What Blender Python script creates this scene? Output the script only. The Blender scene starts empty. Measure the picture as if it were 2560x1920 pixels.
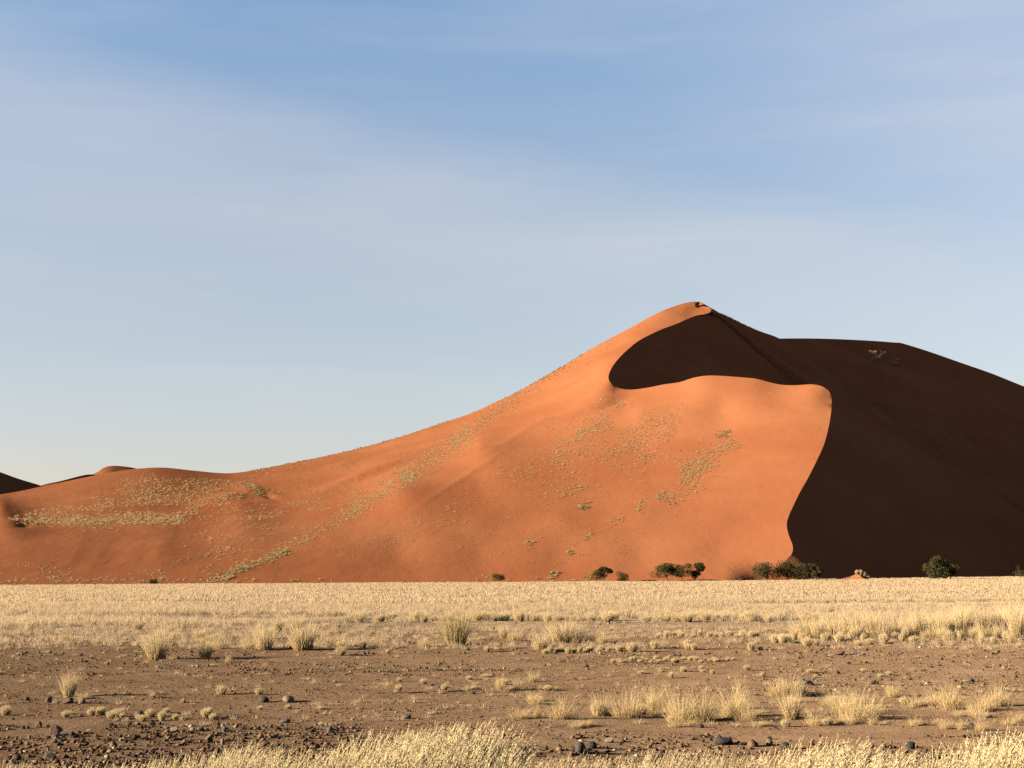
import bpy, math, random
import numpy as np
from mathutils import Vector, Matrix, noise as mnoise
from mathutils.geometry import delaunay_2d_cdt
from mathutils.bvhtree import BVHTree

C = bpy.context.scene.collection
scn = bpy.context.scene
R = math.radians
rng = np.random.default_rng(7)
random.seed(7)

# ------------------------------------------------------------------ camera
FPX, EYE = 3517.0, 2.1              # focal length in photo pixels (2560 wide), eye height in metres
HOR = 1428.0                        # horizon row of the photo at its centre
PITCH = math.atan((HOR - 960) / FPX)
ROLL = R(0.34)
cam = bpy.data.objects.new('camera', bpy.data.cameras.new('camera'))
C.objects.link(cam)
cam.data.sensor_width = 36.0
cam.data.lens = 36.0 * FPX / 2560
cam.data.clip_start, cam.data.clip_end = 0.1, 20000
CAMROT = (Matrix.Rotation(PITCH + math.pi / 2, 3, 'X') @ Matrix.Rotation(-ROLL, 3, 'Z'))
cam.matrix_world = Matrix.Translation((0, 0, EYE)) @ CAMROT.to_4x4()
scn.camera = cam
RM = np.array(CAMROT)
def rays(px, py):
    px, py = np.broadcast_arrays(np.asarray(px, float), np.asarray(py, float))
    d = np.stack([(px - 1280) / FPX, (960 - py) / FPX, -np.ones_like(px)], -1)
    return d @ RM.T
def at(px, py, Y):                  # the point on a photo pixel's ray at distance Y into the scene
    d = rays(px, py)
    t = np.asarray(Y, float) / d[..., 1]
    return d * t[..., None] + np.array([0, 0, EYE])
def on_ground(px, py, z=0.0):
    d = rays(px, py)
    return d * ((z - EYE) / d[..., 2])[..., None] + np.array([0, 0, EYE])
def row_of(px, Y, z=0.0):           # photo row of the point at height z, distance Y, in column px
    lo, hi = 300.0, 2600.0
    for _ in range(50):
        m = (lo + hi) / 2
        if at(px, m, Y)[2] > z: lo = m
        else: hi = m
    return (lo + hi) / 2

# ------------------------------------------------------------------ light
SUN_EL, SUN_AZ = R(14.5), R(12.5)   # sun low on the left, a little behind the camera
TO_SUN = Vector((-math.cos(SUN_AZ) * math.cos(SUN_EL), -math.sin(SUN_AZ) * math.cos(SUN_EL), math.sin(SUN_EL)))
sl = bpy.data.lights.new('sun', 'SUN')
sl.energy, sl.angle, sl.color = 5.0, R(0.53), (1.0, 0.87, 0.70)
sun = bpy.data.objects.new('sun', sl); C.objects.link(sun)
sun.rotation_euler = TO_SUN.to_track_quat('Z', 'Y').to_euler()
scn.view_settings.view_transform = 'Standard'
scn.view_settings.look = 'None'
scn.view_settings.gamma = 1
scn.view_settings.exposure = 2.75
cy = scn.cycles
cy.use_denoising = False
cy.max_bounces = 4; cy.diffuse_bounces = 0; cy.glossy_bounces = 1; cy.transmission_bounces = 1
cy.transparent_max_bounces = 4

def mathn(nt, op, a, b=None, clamp=False):
    n = nt.nodes.new('ShaderNodeMath'); n.operation = op; n.use_clamp = clamp
    for i, v in enumerate((a, b)):
        if v is None: continue
        if isinstance(v, (int, float)): n.inputs[i].default_value = v
        else: nt.links.new(v, n.inputs[i])
    return n.outputs[0]
def mixc(nt, fac, a, b, blend='MIX'):
    n = nt.nodes.new('ShaderNodeMix'); n.data_type = 'RGBA'; n.blend_type = blend
    for s, v in ((n.inputs[0], fac), (n.inputs[6], a), (n.inputs[7], b)):
        if isinstance(v, (int, float)): s.default_value = v
        elif isinstance(v, tuple): s.default_value = (*v, 1)
        else: nt.links.new(v, s)
    return n.outputs[2]
def ramp(nt, fac, stops, interp='LINEAR'):
    n = nt.nodes.new('ShaderNodeValToRGB'); n.color_ramp.interpolation = interp
    e = n.color_ramp.elements
    while len(e) < len(stops): e.new(0.5)
    for i, (p, c) in enumerate(stops):
        e[i].position = p
        e[i].color = (*c, 1) if isinstance(c, tuple) else (c, c, c, 1)
    nt.links.new(fac, n.inputs[0])
    return n.outputs[0]
def noisen(nt, vec, scale, detail=4, rough=0.5, dist=0.0):
    n = nt.nodes.new('ShaderNodeTexNoise')
    n.inputs['Scale'].default_value = scale; n.inputs['Detail'].default_value = detail
    n.inputs['Roughness'].default_value = rough; n.inputs['Distortion'].default_value = dist
    if vec is not None: nt.links.new(vec, n.inputs['Vector'])
    return n.outputs[0]
def mapping(nt, vec, scale=(1, 1, 1), rot=(0, 0, 0), loc=(0, 0, 0)):
    n = nt.nodes.new('ShaderNodeMapping')
    n.inputs['Scale'].default_value = scale; n.inputs['Rotation'].default_value = rot; n.inputs['Location'].default_value = loc
    nt.links.new(vec, n.inputs['Vector'])
    return n.outputs[0]

world = bpy.data.worlds.new('World'); scn.world = world; world.use_nodes = True
nt = world.node_tree; nt.nodes.clear()
sky = nt.nodes.new('ShaderNodeTexSky'); sky.sky_type = 'NISHITA'; sky.sun_disc = False
sky.sun_elevation = SUN_EL
sky.sun_rotation = math.atan2(TO_SUN.x, TO_SUN.y)
sky.altitude = 700; sky.air_density = 1.0; sky.dust_density = 0.6; sky.ozone_density = 1.6
tc = nt.nodes.new('ShaderNodeTexCoord')
sep = nt.nodes.new('ShaderNodeSeparateXYZ'); nt.links.new(tc.outputs['Generated'], sep.inputs[0])
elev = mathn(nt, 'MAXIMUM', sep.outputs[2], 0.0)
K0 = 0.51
SKY_K = ramp(nt, elev, [(p, tuple(K0 * k for k in c)) for p, c in [(0.0, (0.96, 0.765, 0.77)), (0.06, (1.12, 0.87, 0.85)), (0.13, (1.27, 1.02, 0.92)), (0.24, (1.42, 1.18, 1.07)), (0.39, (1.42, 1.38, 1.36)), (0.48, (0.62, 0.8, 1.05)), (0.65, (0.2, 0.34, 0.65)), (1.0, (0.08, 0.18, 0.38))]])  # tints the sky; overhead, out of view, darkened to deepen the dune's shade
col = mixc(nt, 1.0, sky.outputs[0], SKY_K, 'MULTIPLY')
# thin cirrus: long veils that thin out to the upper left and lower right, with fine streaks in them
def cirrus(scale, tilt, loc, lo, hi, detail=5, rough=0.55):
    v = mapping(nt, tc.outputs['Generated'], scale, (0, tilt, 0), loc)
    return ramp(nt, noisen(nt, v, 1.0, detail, rough, 0.4), [(lo, 0.0), (hi, 1.0)])
veil = cirrus((1.5, 0.8, 6.5), R(9), (1.3, 0.2, 0.55), 0.34, 0.70, 3, 0.45)
fine = cirrus((5.0, 2.0, 42.0), R(8), (3.1, 0.0, 1.7), 0.42, 0.75, 6, 0.6)
band = cirrus((3.0, 1.0, 22.0), R(9), (0.4, 0.3, 2.2), 0.50, 0.78)
# one broad bank of high cloud whose sharp upper edge slopes down to the right
warp = noisen(nt, mapping(nt, tc.outputs['Generated'], (3, 2, 9), (0, R(10), 0)), 1.0, 4, 0.55)
dline = mathn(nt, 'SUBTRACT', mathn(nt, 'ADD', mathn(nt, 'MULTIPLY', sep.outputs[0], -0.19), 0.30), sep.outputs[2])
dline = mathn(nt, 'ADD', dline, mathn(nt, 'MULTIPLY', mathn(nt, 'SUBTRACT', warp, 0.5), 0.05))
bank = ramp(nt, dline, [(0.0, 0.0), (0.035, 0.8), (0.07, 1.0), (0.14, 0.55), (0.26, 0.25)])
# and a second, thinner one high on the right
d2 = mathn(nt, 'ADD', mathn(nt, 'MULTIPLY', sep.outputs[0], 0.55), mathn(nt, 'SUBTRACT', sep.outputs[2], 0.36))
d2 = mathn(nt, 'ADD', d2, mathn(nt, 'MULTIPLY', mathn(nt, 'SUBTRACT', warp, 0.5), 0.2))
bank2 = ramp(nt, d2, [(0.0, 0.0), (0.16, 1.0), (0.5, 0.6)])
amt = mathn(nt, 'ADD', mathn(nt, 'MULTIPLY', veil, 0.12), mathn(nt, 'ADD', mathn(nt, 'MULTIPLY', fine, 0.07), mathn(nt, 'MULTIPLY', band, 0.17)))
amt = mathn(nt, 'ADD', amt, mathn(nt, 'ADD', mathn(nt, 'MULTIPLY', bank, 0.31), mathn(nt, 'MULTIPLY', bank2, 0.26)))
hi_fade = ramp(nt, elev, [(0.02, 0.25), (0.10, 1.0), (0.45, 1.0), (0.65, 0.0)])
amt = mathn(nt, 'MULTIPLY', amt, hi_fade, True)
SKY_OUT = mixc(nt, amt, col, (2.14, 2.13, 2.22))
bg = nt.nodes.new('ShaderNodeBackground'); bg.inputs[1].default_value = 0.05
wo = nt.nodes.new('ShaderNodeOutputWorld')
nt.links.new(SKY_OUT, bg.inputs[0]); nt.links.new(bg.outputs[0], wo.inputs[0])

# ------------------------------------------------------------------ mesh helpers
def new_mesh(name, v, q, attrs=None, smooth=False):
    """v (n,3), q (m,3 or 4) -> mesh, built in bulk"""
    v = np.ascontiguousarray(v, np.float32); q = np.ascontiguousarray(q, np.int32)
    me = bpy.data.meshes.new(name)
    me.vertices.add(len(v)); me.vertices.foreach_set('co', v.ravel())
    k = q.shape[1]
    me.loops.add(q.size); me.loops.foreach_set('vertex_index', q.ravel())
    me.polygons.add(len(q)); me.polygons.foreach_set('loop_start', np.arange(len(q), dtype=np.int32) * k)
    if smooth: me.polygons.foreach_set('use_smooth', np.ones(len(q), bool))
    for a, d in (attrs or {}).items():
        at_ = me.attributes.new(a, 'FLOAT', 'POINT'); at_.data.foreach_set('value', np.ascontiguousarray(d, np.float32))
    me.update(calc_edges=True); me.validate()
    return me
def obj(name, me, mat=None, parent=None):
    o = bpy.data.objects.new(name, me); C.objects.link(o)
    if mat is not None and me is not None and not len(me.materials): me.materials.append(mat)
    if parent is not None: o.parent = parent
    return o
def tag(o, label=None, cat=None, group=None, kind=None):
    for k, v in (('label', label), ('category', cat), ('group', group), ('kind', kind)):
        if v: o[k] = v
    return o
def structure(o): o['kind'] = 'structure'; return o
def hash2(ix, iy, seed):
    h = (ix.astype(np.int64) * 374761393 + iy.astype(np.int64) * 668265263 + seed * 974711) & 0x7fffffff
    h = ((h ^ (h >> 13)) * 1274126177) & 0x7fffffff
    return ((h ^ (h >> 16)) & 0xffff) / 65535.0
def vnoise(x, y, seed=0):
    ix, iy = np.floor(x), np.floor(y); fx, fy = x - ix, y - iy
    fx, fy = fx * fx * (3 - 2 * fx), fy * fy * (3 - 2 * fy)
    a, b = hash2(ix, iy, seed), hash2(ix + 1, iy, seed)
    c, d = hash2(ix, iy + 1, seed), hash2(ix + 1, iy + 1, seed)
    return (a + (b - a) * fx) * (1 - fy) + (c + (d - c) * fx) * fy - 0.5
def fbm(x, y, seed=0, octaves=4):
    s, a = 0, 1.0
    for i in range(octaves):
        s = s + a * vnoise(x * 2 ** i, y * 2 ** i, seed + i * 17); a *= 0.5
    return s

# ------------------------------------------------------------------ materials
def material(name):
    m = bpy.data.materials.new(name); m.use_nodes = True
    t = m.node_tree; t.nodes.clear()
    out = t.nodes.new('ShaderNodeOutputMaterial')
    return m, t, out
def diffuse(t, out, col, rough=0.6, normal=None):
    d = t.nodes.new('ShaderNodeBsdfDiffuse'); d.inputs['Roughness'].default_value = rough
    if isinstance(col, tuple): d.inputs[0].default_value = (*col, 1)
    else: t.links.new(col, d.inputs[0])
    if normal is not None: t.links.new(normal, d.inputs['Normal'])
    if out is not None: t.links.new(d.outputs[0], out.inputs[0])
    return d
def bump(t, h, strength, dist):
    b = t.nodes.new('ShaderNodeBump'); b.inputs['Strength'].default_value = strength; b.inputs['Distance'].default_value = dist
    t.links.new(h, b.inputs['Height']); return b.outputs[0]
def position(t): return t.nodes.new('ShaderNodeNewGeometry').outputs['Position']

SAND_A, SAND_B, SAND_C = (0.1352, 0.0460, 0.0193), (0.1554, 0.0588, 0.0260), (0.1163, 0.0364, 0.0154)
def sand_material():
    m, t, out = material('red_sand')
    p = position(t)
    n1 = noisen(t, mapping(t, p, (0.012, 0.02, 0.03)), 1.0, 5, 0.55)
    n2 = noisen(t, mapping(t, p, (0.05, 0.012, 0.06), (0, 0, R(-25))), 1.0, 5, 0.6)
    c = mixc(t, ramp(t, n1, [(0.35, 0.0), (0.65, 1.0)]), SAND_A, SAND_B)
    c = mixc(t, ramp(t, n2, [(0.45, 0.0), (0.75, 0.6)]), c, SAND_C)
    n3 = noisen(t, p, 0.9, 4, 0.7)
    c = mixc(t, ramp(t, n3, [(0.3, 0.0), (0.8, 0.22)]), c, (0.145, 0.064, 0.027))
    h1 = noisen(t, mapping(t, p, (0.35, 0.12, 0.3), (0, 0, R(-20))), 1.0, 4, 0.6)
    diffuse(t, out, c, 0.8, bump(t, h1, 0.15, 1.0))
    return m
M_SAND = sand_material()
def ground_material():
    m, t, out = material('gravelly_soil')
    p = position(t)
    sp = t.nodes.new('ShaderNodeSeparateXYZ'); t.links.new(p, sp.inputs[0])
    n0 = noisen(t, mapping(t, p, (0.35, 1.2, 1)), 1.0, 5, 0.6)
    n1 = noisen(t, p, 9.0, 6, 0.7)
    n2 = noisen(t, p, 45.0, 3, 0.7)
    c = mixc(t, ramp(t, n0, [(0.3, 0.0), (0.7, 1.0)]), (0.1211, 0.0730, 0.0395), (0.1520, 0.1006, 0.0608))
    c = mixc(t, ramp(t, n1, [(0.40, 0.0), (0.8, 0.75)]), c, (0.0789, 0.0472, 0.0266))
    c = mixc(t, ramp(t, n2, [(0.62, 0.0), (0.75, 0.6)]), c, (0.2253, 0.1698, 0.1140))
    # straw litter on the plain, red sand towards the dune
    ny = noisen(t, mapping(t, p, (0.02, 0.12, 1)), 1.0, 4, 0.6)
    yy = mathn(t, 'ADD', sp.outputs[1], mathn(t, 'MULTIPLY', mathn(t, 'SUBTRACT', ny, 0.5), 60.0))
    f = t.nodes.new('ShaderNodeMapRange'); f.inputs[1].default_value = 48; f.inputs[2].default_value = 85; t.links.new(yy, f.inputs[0])
    c = mixc(t, f.outputs[0], c, (0.2298, 0.1839, 0.1240))
    g = t.nodes.new('ShaderNodeMapRange'); g.inputs[1].default_value = 262; g.inputs[2].default_value = 272; t.links.new(sp.outputs[1], g.inputs[0])
    c = mixc(t, g.outputs[0], c, SAND_A)
    hb = mathn(t, 'ADD', mathn(t, 'MULTIPLY', n1, 0.7), mathn(t, 'MULTIPLY', n2, 0.3))
    diffuse(t, out, c, 0.7, bump(t, hb, 0.8, 0.07))
    return m
M_GROUND = ground_material()

# ------------------------------------------------------------------ ground sheet
def build_ground():
    ys = [8.0]
    while ys[-1] < 7000: ys.append(ys[-1] * (1.0055 if ys[-1] < 90 else 1.02))
    ys = np.array(ys); xs = np.linspace(-1, 1, 361); xs = xs * 0.55 + 1.2 * xs ** 7
    Y, T = np.meshgrid(ys, xs, indexing='ij'); X = T * Y
    amp = np.clip((95 - Y) / 60, 0, 1)
    Z = amp * (0.10 * fbm(X * .18, Y * .35, 3, 3) + 0.035 * fbm(X * 1.1, Y * 1.6, 9, 3))
    v = np.stack([X, Y, Z], -1).reshape(-1, 3); nx = len(xs); ny = len(ys)
    i = np.arange(ny - 1)[:, None] * nx + np.arange(nx - 1)[None]
    q = np.stack([i, i + 1, i + 1 + nx, i + nx], -1).reshape(-1, 4)
    b = len(v)                                       # coarse apron round the observer's feet
    f0 = v[:nx]
    back = f0.copy(); back[:, 1] = -400; back[:, 0] *= 60; back[:, 2] = 0
    v = np.concatenate([v, back]); j = np.arange(nx - 1)
    q = np.concatenate([q, np.stack([b + j, b + j + 1, j + 1, j], -1)])
    o = obj('ground', new_mesh('ground', v, q, smooth=True), M_GROUND); structure(o)
    return o
GROUND = build_ground()
def bvh_of(o):
    me = o.data
    return BVHTree.FromPolygons([x.co for x in me.vertices], [tuple(p.vertices) for p in me.polygons])
def gz(x, y):                                        # ground height
    amp = np.clip((95 - y) / 60, 0, 1)
    return amp * (0.10 * fbm(x * .18, y * .35, 3, 3) + 0.035 * fbm(x * 1.1, y * 1.6, 9, 3))
def gpt(px, py):
    p = on_ground(px, py)
    for _ in range(3): p = on_ground(px, py, gz(p[..., 0], p[..., 1]))
    return p

# ------------------------------------------------------------------ the dune
def spline(pts, n):
    p = np.array(pts, float); k = len(p)
    d = np.concatenate([[0], np.cumsum(np.hypot(*(np.diff(p[:, :2], axis=0).T)))])
    t = np.linspace(0, d[-1], n); out = []
    P = np.vstack([2 * p[0] - p[1], p, 2 * p[-1] - p[-2]])
    for s in t:
        i = min(max(np.searchsorted(d, s, 'right') - 1, 0), k - 2); u = (s - d[i]) / (d[i + 1] - d[i])
        a, b, c, e = P[i], P[i + 1], P[i + 2], P[i + 3]
        out.append(0.5 * (2 * b + (c - a) * u + (2 * a - 5 * b + 4 * c - e) * u * u + (3 * b - 3 * c + e - a) * u ** 3))
    return np.array(out)
def smooth(a, k):
    w = np.hanning(2 * k + 3)[1:-1]; w /= w.sum()
    p = np.pad(a, ((k, k), (0, 0)), mode='edge')
    return np.stack([np.convolve(p[:, i], w, 'valid') for i in range(a.shape[1])], -1)
def unit(a): return a / np.linalg.norm(a, axis=-1, keepdims=True)
SKYLINE = [(-500, 1290, 430), (-250, 1268, 455), (0, 1236, 480), (110, 1215, 495), (220, 1192, 505), (300, 1177, 515), (350, 1171, 520), (410, 1169, 522), (480, 1176, 524), (560, 1183, 526),
           (620, 1178, 532), (700, 1163, 542), (800, 1143, 555), (900, 1120, 570), (1000, 1092, 586), (1100, 1059, 602),
           (1170, 1036, 613), (1240, 1005, 624), (1300, 976, 634), (1390, 925, 649), (1480, 871, 666), (1560, 828, 682), (1620, 795, 695), (1660, 775, 704),
           (1700, 761, 713), (1725, 755, 719), (1748, 754, 723)]
CREST = [(1748, 754, 648.0), (1749, 759, 644.7), (1748, 765, 641.5), (1760, 766, 636.6), (1772, 768, 630.1), (1778, 772, 625.2), (1777, 779, 618.7), (1765, 785, 610.6), (1740, 789, 602.5),
         (1715, 799, 589.5), (1690, 810, 578.1), (1650, 825, 566.7), (1600, 850, 550.4), (1568, 875, 537.4), (1545, 898, 524.4), (1528, 922, 511.4), (1521, 945, 500.0), (1530, 961, 494.3),
         (1550, 971, 489.6), (1580, 974, 485.8), (1620, 969, 482.0), (1660, 961, 478.2), (1700, 955, 474.5), (1735, 944, 470.7), (1770, 939, 466.9), (1810, 940, 463.1), (1850, 943, 458.4),
         (1890, 947, 454.6), (1925, 956, 450.8), (1955, 962, 448.0), (1990, 963, 445.1), (2030, 961, 440.4), (2055, 966, 435.7), (2071, 977, 430.0), (2078, 992, 425.7), (2079, 1015, 420.6),
         (2074, 1055, 412.0), (2062, 1105, 401.7), (2045, 1145, 393.1), (2020, 1195, 382.0), (2000, 1230, 373.4), (1983, 1265, 364.9), (1970, 1295, 357.1), (1967, 1315, 351.1), (1972, 1338, 343.4),
         (1981, 1362, 334.9), (1981, 1380, 328.0), (1970, 1395, 321.1), (1950, 1412, 312.6), (1932, 1430, 304.0), (1915, 1453, 292.0)]
sk = spline(SKYLINE, 330); cr = spline(CREST, 300)
def even_climb(rows, y0, y1):       # distances along a crest stretch so that it climbs at one steady gradient
    def march(g):
        Y = [y0]
        for a in rows[1:]:
            P = at(rows[len(Y) - 1][0], rows[len(Y) - 1][1], Y[-1]); lo, hi = Y[-1] - 3, Y[-1] + 60
            for _ in range(30):
                m = (lo + hi) / 2; Q = at(a[0], a[1], m); h = math.hypot(Q[0] - P[0], Q[1] - P[1])
                if (m < Y[-1]) or (Q[2] - P[2]) / max(h, 1e-6) > g: lo = m
                else: hi = m
            Y.append((lo + hi) / 2)
        return Y
    a, b = 0.2, 0.7
    for _ in range(24):
        g = (a + b) / 2; Y = march(g)
        if Y[-1] > y1: a = g
        else: b = g
    return np.array(Y)
Y_FOOT, Y_TOP, Y_BEND, Y_PEAK = 282.0, 462.0, 522.0, 705.0
iA = int(np.argmin(np.hypot(cr[:, 0] - 1777, cr[:, 1] - 779))); iB = int(np.argmin(np.hypot(cr[:, 0] - 1521, cr[:, 1] - 945)))
iC = int(np.argmin(np.hypot(cr[:, 0] - 2074, cr[:, 1] - 982)))
cr[iB:iC, 2] = np.linspace(Y_BEND, Y_TOP, iC - iB)
cr[iC:, 2] = even_climb(cr[iC:][::-1], Y_FOOT, Y_TOP)[::-1]
cr[iA:iB + 1, 2] = even_climb(cr[iA:iB + 1][::-1], Y_BEND, Y_PEAK)[::-1]
cr[:iA, 2] = np.linspace(Y_PEAK + 18, Y_PEAK, iA)
y2 = smooth(cr[:, 2:], 12)[:, 0]; wgt = np.exp(-((np.arange(len(cr)) - iC) / 14.0) ** 2)
cr[:, 2] = smooth(cr[:, 2:], 5)[:, 0] * (1 - wgt) + y2 * wgt
SKP, CRP = at(sk[:, 0], sk[:, 1], sk[:, 2]), at(cr[:, 0], cr[:, 1], cr[:, 2])
foot_px = np.linspace(1915, -500, 260)
foot_Y = np.interp(foot_px, [-500, 0, 1000, 1400, 1490, 1560, 1700, 1800, 1860, 1915], [270, 270, 268, 269, 270, 269, 270, 271, 275, 282])
foot = np.array([(x, row_of(x, y, -0.5), y) for x, y in zip(foot_px, foot_Y)])

def tps_fit(p, v, lam=1e-4):
    n = len(p); d2 = ((p[:, None] - p[None]) ** 2).sum(-1)
    K = 0.5 * d2 * np.log(d2 + 1e-12) + lam * np.eye(n)
    A = np.zeros((n + 3, n + 3)); A[:n, :n] = K; A[:n, n] = 1; A[:n, n + 1:] = p; A[n:, :n] = A[:n, n:].T
    w = np.linalg.solve(A, np.concatenate([v, [0, 0, 0]]))
    def f(x):
        d2 = ((x[:, None] - p[None]) ** 2).sum(-1)
        return (0.5 * d2 * np.log(d2 + 1e-12)) @ w[:n] + w[n] + x @ w[n + 1:]
    return f
INNER = []
for x in range(-400, 1000, 200): INNER += [(x, 1345, 319 + (1000 - x) * .010), (x, 1262, np.interp(x, [300, 1000], [405, 375]))]
for x in (1000, 1200, 1400, 1600, 1800):
    for y in (1385, 1300, 1210, 1110, 1030):
        if y > 1110 - (x - 1000) * .2: INNER.append((x, y, np.interp(y, [1018, 1066, 1114, 1158, 1203, 1246, 1291, 1338, 1385], [441, 415, 392, 373, 356, 342, 327, 313, 300]) + (1960 - x) * .033 * np.interp(y, [1100, 1200, 1300, 1400], [2.6, 1.2, .35, .05])))
ctrl = np.concatenate([sk[::9], cr[6::4], foot[::10], np.array(INNER, float)])
_, uq = np.unique(np.round(ctrl[:, :2] / 4), axis=0, return_index=True); ctrl = ctrl[uq]
depth = tps_fit(ctrl[:, :2] / 1000, np.log(ctrl[:, 2]), 3e-5)

def inside(pts, poly):
    x, y = pts[:, 0], pts[:, 1]; r = np.zeros(len(pts), bool)
    x0, y0 = poly[:, 0], poly[:, 1]; x1, y1 = np.roll(x0, -1), np.roll(y0, -1)
    for a, b, c, d in zip(x0, y0, x1, y1):
        if b == d: continue
        r ^= ((b > y) != (d > y)) & (x < (c - a) * (y - b) / (d - b) + a)
    return r
def seg_dist(pts, line):
    best = np.full(len(pts), 1e9)
    for a, b in zip(line[:-1], line[1:]):
        ab = b - a; t = np.clip(((pts - a) @ ab) / (ab @ ab + 1e-9), 0, 1)
        best = np.minimum(best, np.hypot(*(pts - a - t[:, None] * ab).T))
    return best
# local forms on the lit face: (photo px, py, height m, half-length px, half-width px, tilt deg)
FORMS = [(1545, 1002, -0.9, 60, 9, -22), (640, 1228, 0.7, 45, 10, 12), (668, 1240, -0.7, 22, 5, 18), (560, 1245, 1.2, 60, 9, -10), (900, 1190, 0.9, 90, 9, -20), (960, 1178, -0.5, 70, 7, -20),
         (1000, 1100, 1.3, 50, 6, -20), (50, 1305, 0.4, 40, 5, 0), (62, 1314, -0.5, 20, 4, 3), (760, 1150, .9, 60, 6, -12), (860, 1160, .9, 40, 5, -14),
         (330, 1385, 0.05, 16, 60, 35), (400, 1375, 0.05, 14, 60, 35), (250, 1380, 0.05, 16, 60, 35), (180, 1395, 0.04, 14, 50, 35), (1290, 1090, .25, 90, 7, -32), (1180, 1180, .25, 120, 7, -33)]
def build_lit_face():
    poly = np.concatenate([sk, cr[1:], foot[1:]])
    bn = len(poly)
    gx, gy = np.meshgrid(np.arange(-495, 2090, 6.5), np.arange(750, 1470, 5.0))
    g = np.stack([gx.ravel(), gy.ravel()], -1) + rng.uniform(-1.8, 1.8, (gx.size, 2))
    g = g[inside(g, poly[:, :2])]
    edge = np.vstack([poly[:, :2], poly[:1, :2]])
    dist = seg_dist(g, edge); g = g[dist > 3.5]
    pts = np.vstack([poly[:, :2], g])
    ve, ed, fa, ov, oe, of = delaunay_2d_cdt([Vector(p) for p in pts], [(i, (i + 1) % bn) for i in range(bn)], [], 1, 1e-4)
    ve = np.array([tuple(v) for v in ve]); D = np.exp(depth(ve / 1000))
    src = np.array([o[0] for o in ov])
    isb = src < bn; D[isb] = poly[src[isb], 2]
    P = at(ve[:, 0], ve[:, 1], D)
    fade = np.clip(seg_dist(ve, edge[:len(sk) + len(cr)]) / 40, 0, 1)
    bank = np.clip((1400 - ve[:, 0]) / 700, 0.12, 1)
    dz = 0.5 * bank * fbm(P[:, 0] / 30, P[:, 1] / 26, 5, 4) + 0.12 * bank * fbm(P[:, 0] / 9, P[:, 1] / 14, 25, 3)
    for fx, fy, h, a, b, tl in FORMS:
        c, s = math.cos(R(tl)), math.sin(R(tl)); u = (ve[:, 0] - fx) * c + (ve[:, 1] - fy) * s; w = -(ve[:, 0] - fx) * s + (ve[:, 1] - fy) * c
        dz = dz + h * np.exp(-(u / a) ** 2 - (w / b) ** 2)
    P[:, 2] += dz * fade
    f = np.array([x for x in fa if len(x) == 3])
    a, b, c = P[f[:, 0]], P[f[:, 1]], P[f[:, 2]]
    n = np.cross(b - a, c - a); flip = (n * (a - np.array([0, 0, EYE]))).sum(1) > 0; f[flip] = f[flip][:, ::-1]
    return P, f
def ruled(line, dirs, slope, zmin=-1.0, steps=26, wob=0.0, seed=0, lmax=260):
    """sheet of sand falling from a crest line along horizontal directions at the angle of repose"""
    n = len(line); L = np.minimum((line[:, 2] - zmin) / slope, lmax); s = np.linspace(0, 1, steps) ** 1.3
    P = line[:, None, :] + np.concatenate([dirs[:, None] * (L[:, None] * s)[..., None], -(slope * L)[:, None, None] * s[None, :, None]], -1)
    if wob:
        P[..., 2] += wob * fbm(P[..., 0] / 22, P[..., 1] / 22, seed, 4) * np.minimum(s * 12, 1)[None]
    i = np.arange(n - 1)[:, None] * steps + np.arange(steps - 1)[None]
    q = np.stack([i, i + 1, i + 1 + steps, i + steps], -1).reshape(-1, 4)
    return P.reshape(-1, 3), np.concatenate([q[:, [0, 1, 2]], q[:, [0, 2, 3]]])
def lee_dirs(line, k, slope, side=1):
    """fall line of a slip face of the given slope below a crest that itself climbs or falls"""
    t = np.gradient(smooth(line, k), axis=0); h = np.hypot(t[:, 0], t[:, 1])[:, None]
    g = np.clip(t[:, 2:] / h / np.asarray(slope).reshape(-1, 1), -0.9, 0.9); t = t[:, :2] / h
    return unit(smooth(-g * t + np.sqrt(1 - g * g) * np.stack([t[:, 1], -t[:, 0]], -1) * side, k // 2 + 1))

parts = [build_lit_face()]
# slip face of the S-shaped crest; the sand turns out of the sun's reach everywhere along it
low = np.clip((cr[:, 1] - 1320) / 130, 0, 1)
slope = 0.72 - 0.35 * low ** 1.5
ld = lee_dirs(CRP, 5, slope, -1)
ld[:iA + 22] = (math.cos(R(-36)), math.sin(R(-36)))
ld = unit(smooth(ld, 6))
slope = slope + 0.12 * np.clip((iA + 40 - np.arange(len(slope))) / 30, 0, 1)
parts.append(ruled(CRP[iA + 9:], ld[iA + 9:], slope[iA + 9:], wob=0.25, seed=71))
# shoulder right of the summit
SH = spline([(1660, 830, 744), (1700, 795, 737), (1728, 766, 731), (1744, 755.5, 728), (1751, 755, 727), (1760, 760, 726.5), (1770, 765.5, 727), (1778, 770, 728), (1790, 777, 730), (1815, 791, 736), (1850, 807, 745), (1900, 828, 759), (1948, 846, 775), (2000, 880, 790)], 80)
SHP = at(SH[:, 0], SH[:, 1], SH[:, 2])
SHP[:, 2] += 0
d = np.tile(unit(np.array([[0.55, -0.835]])), (len(SHP), 1))
sp_, sf_ = ruled(SHP, d, np.full(len(SHP), 0.68), wob=0.6, seed=81, lmax=260)
parts.append((sp_, sf_))
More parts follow.
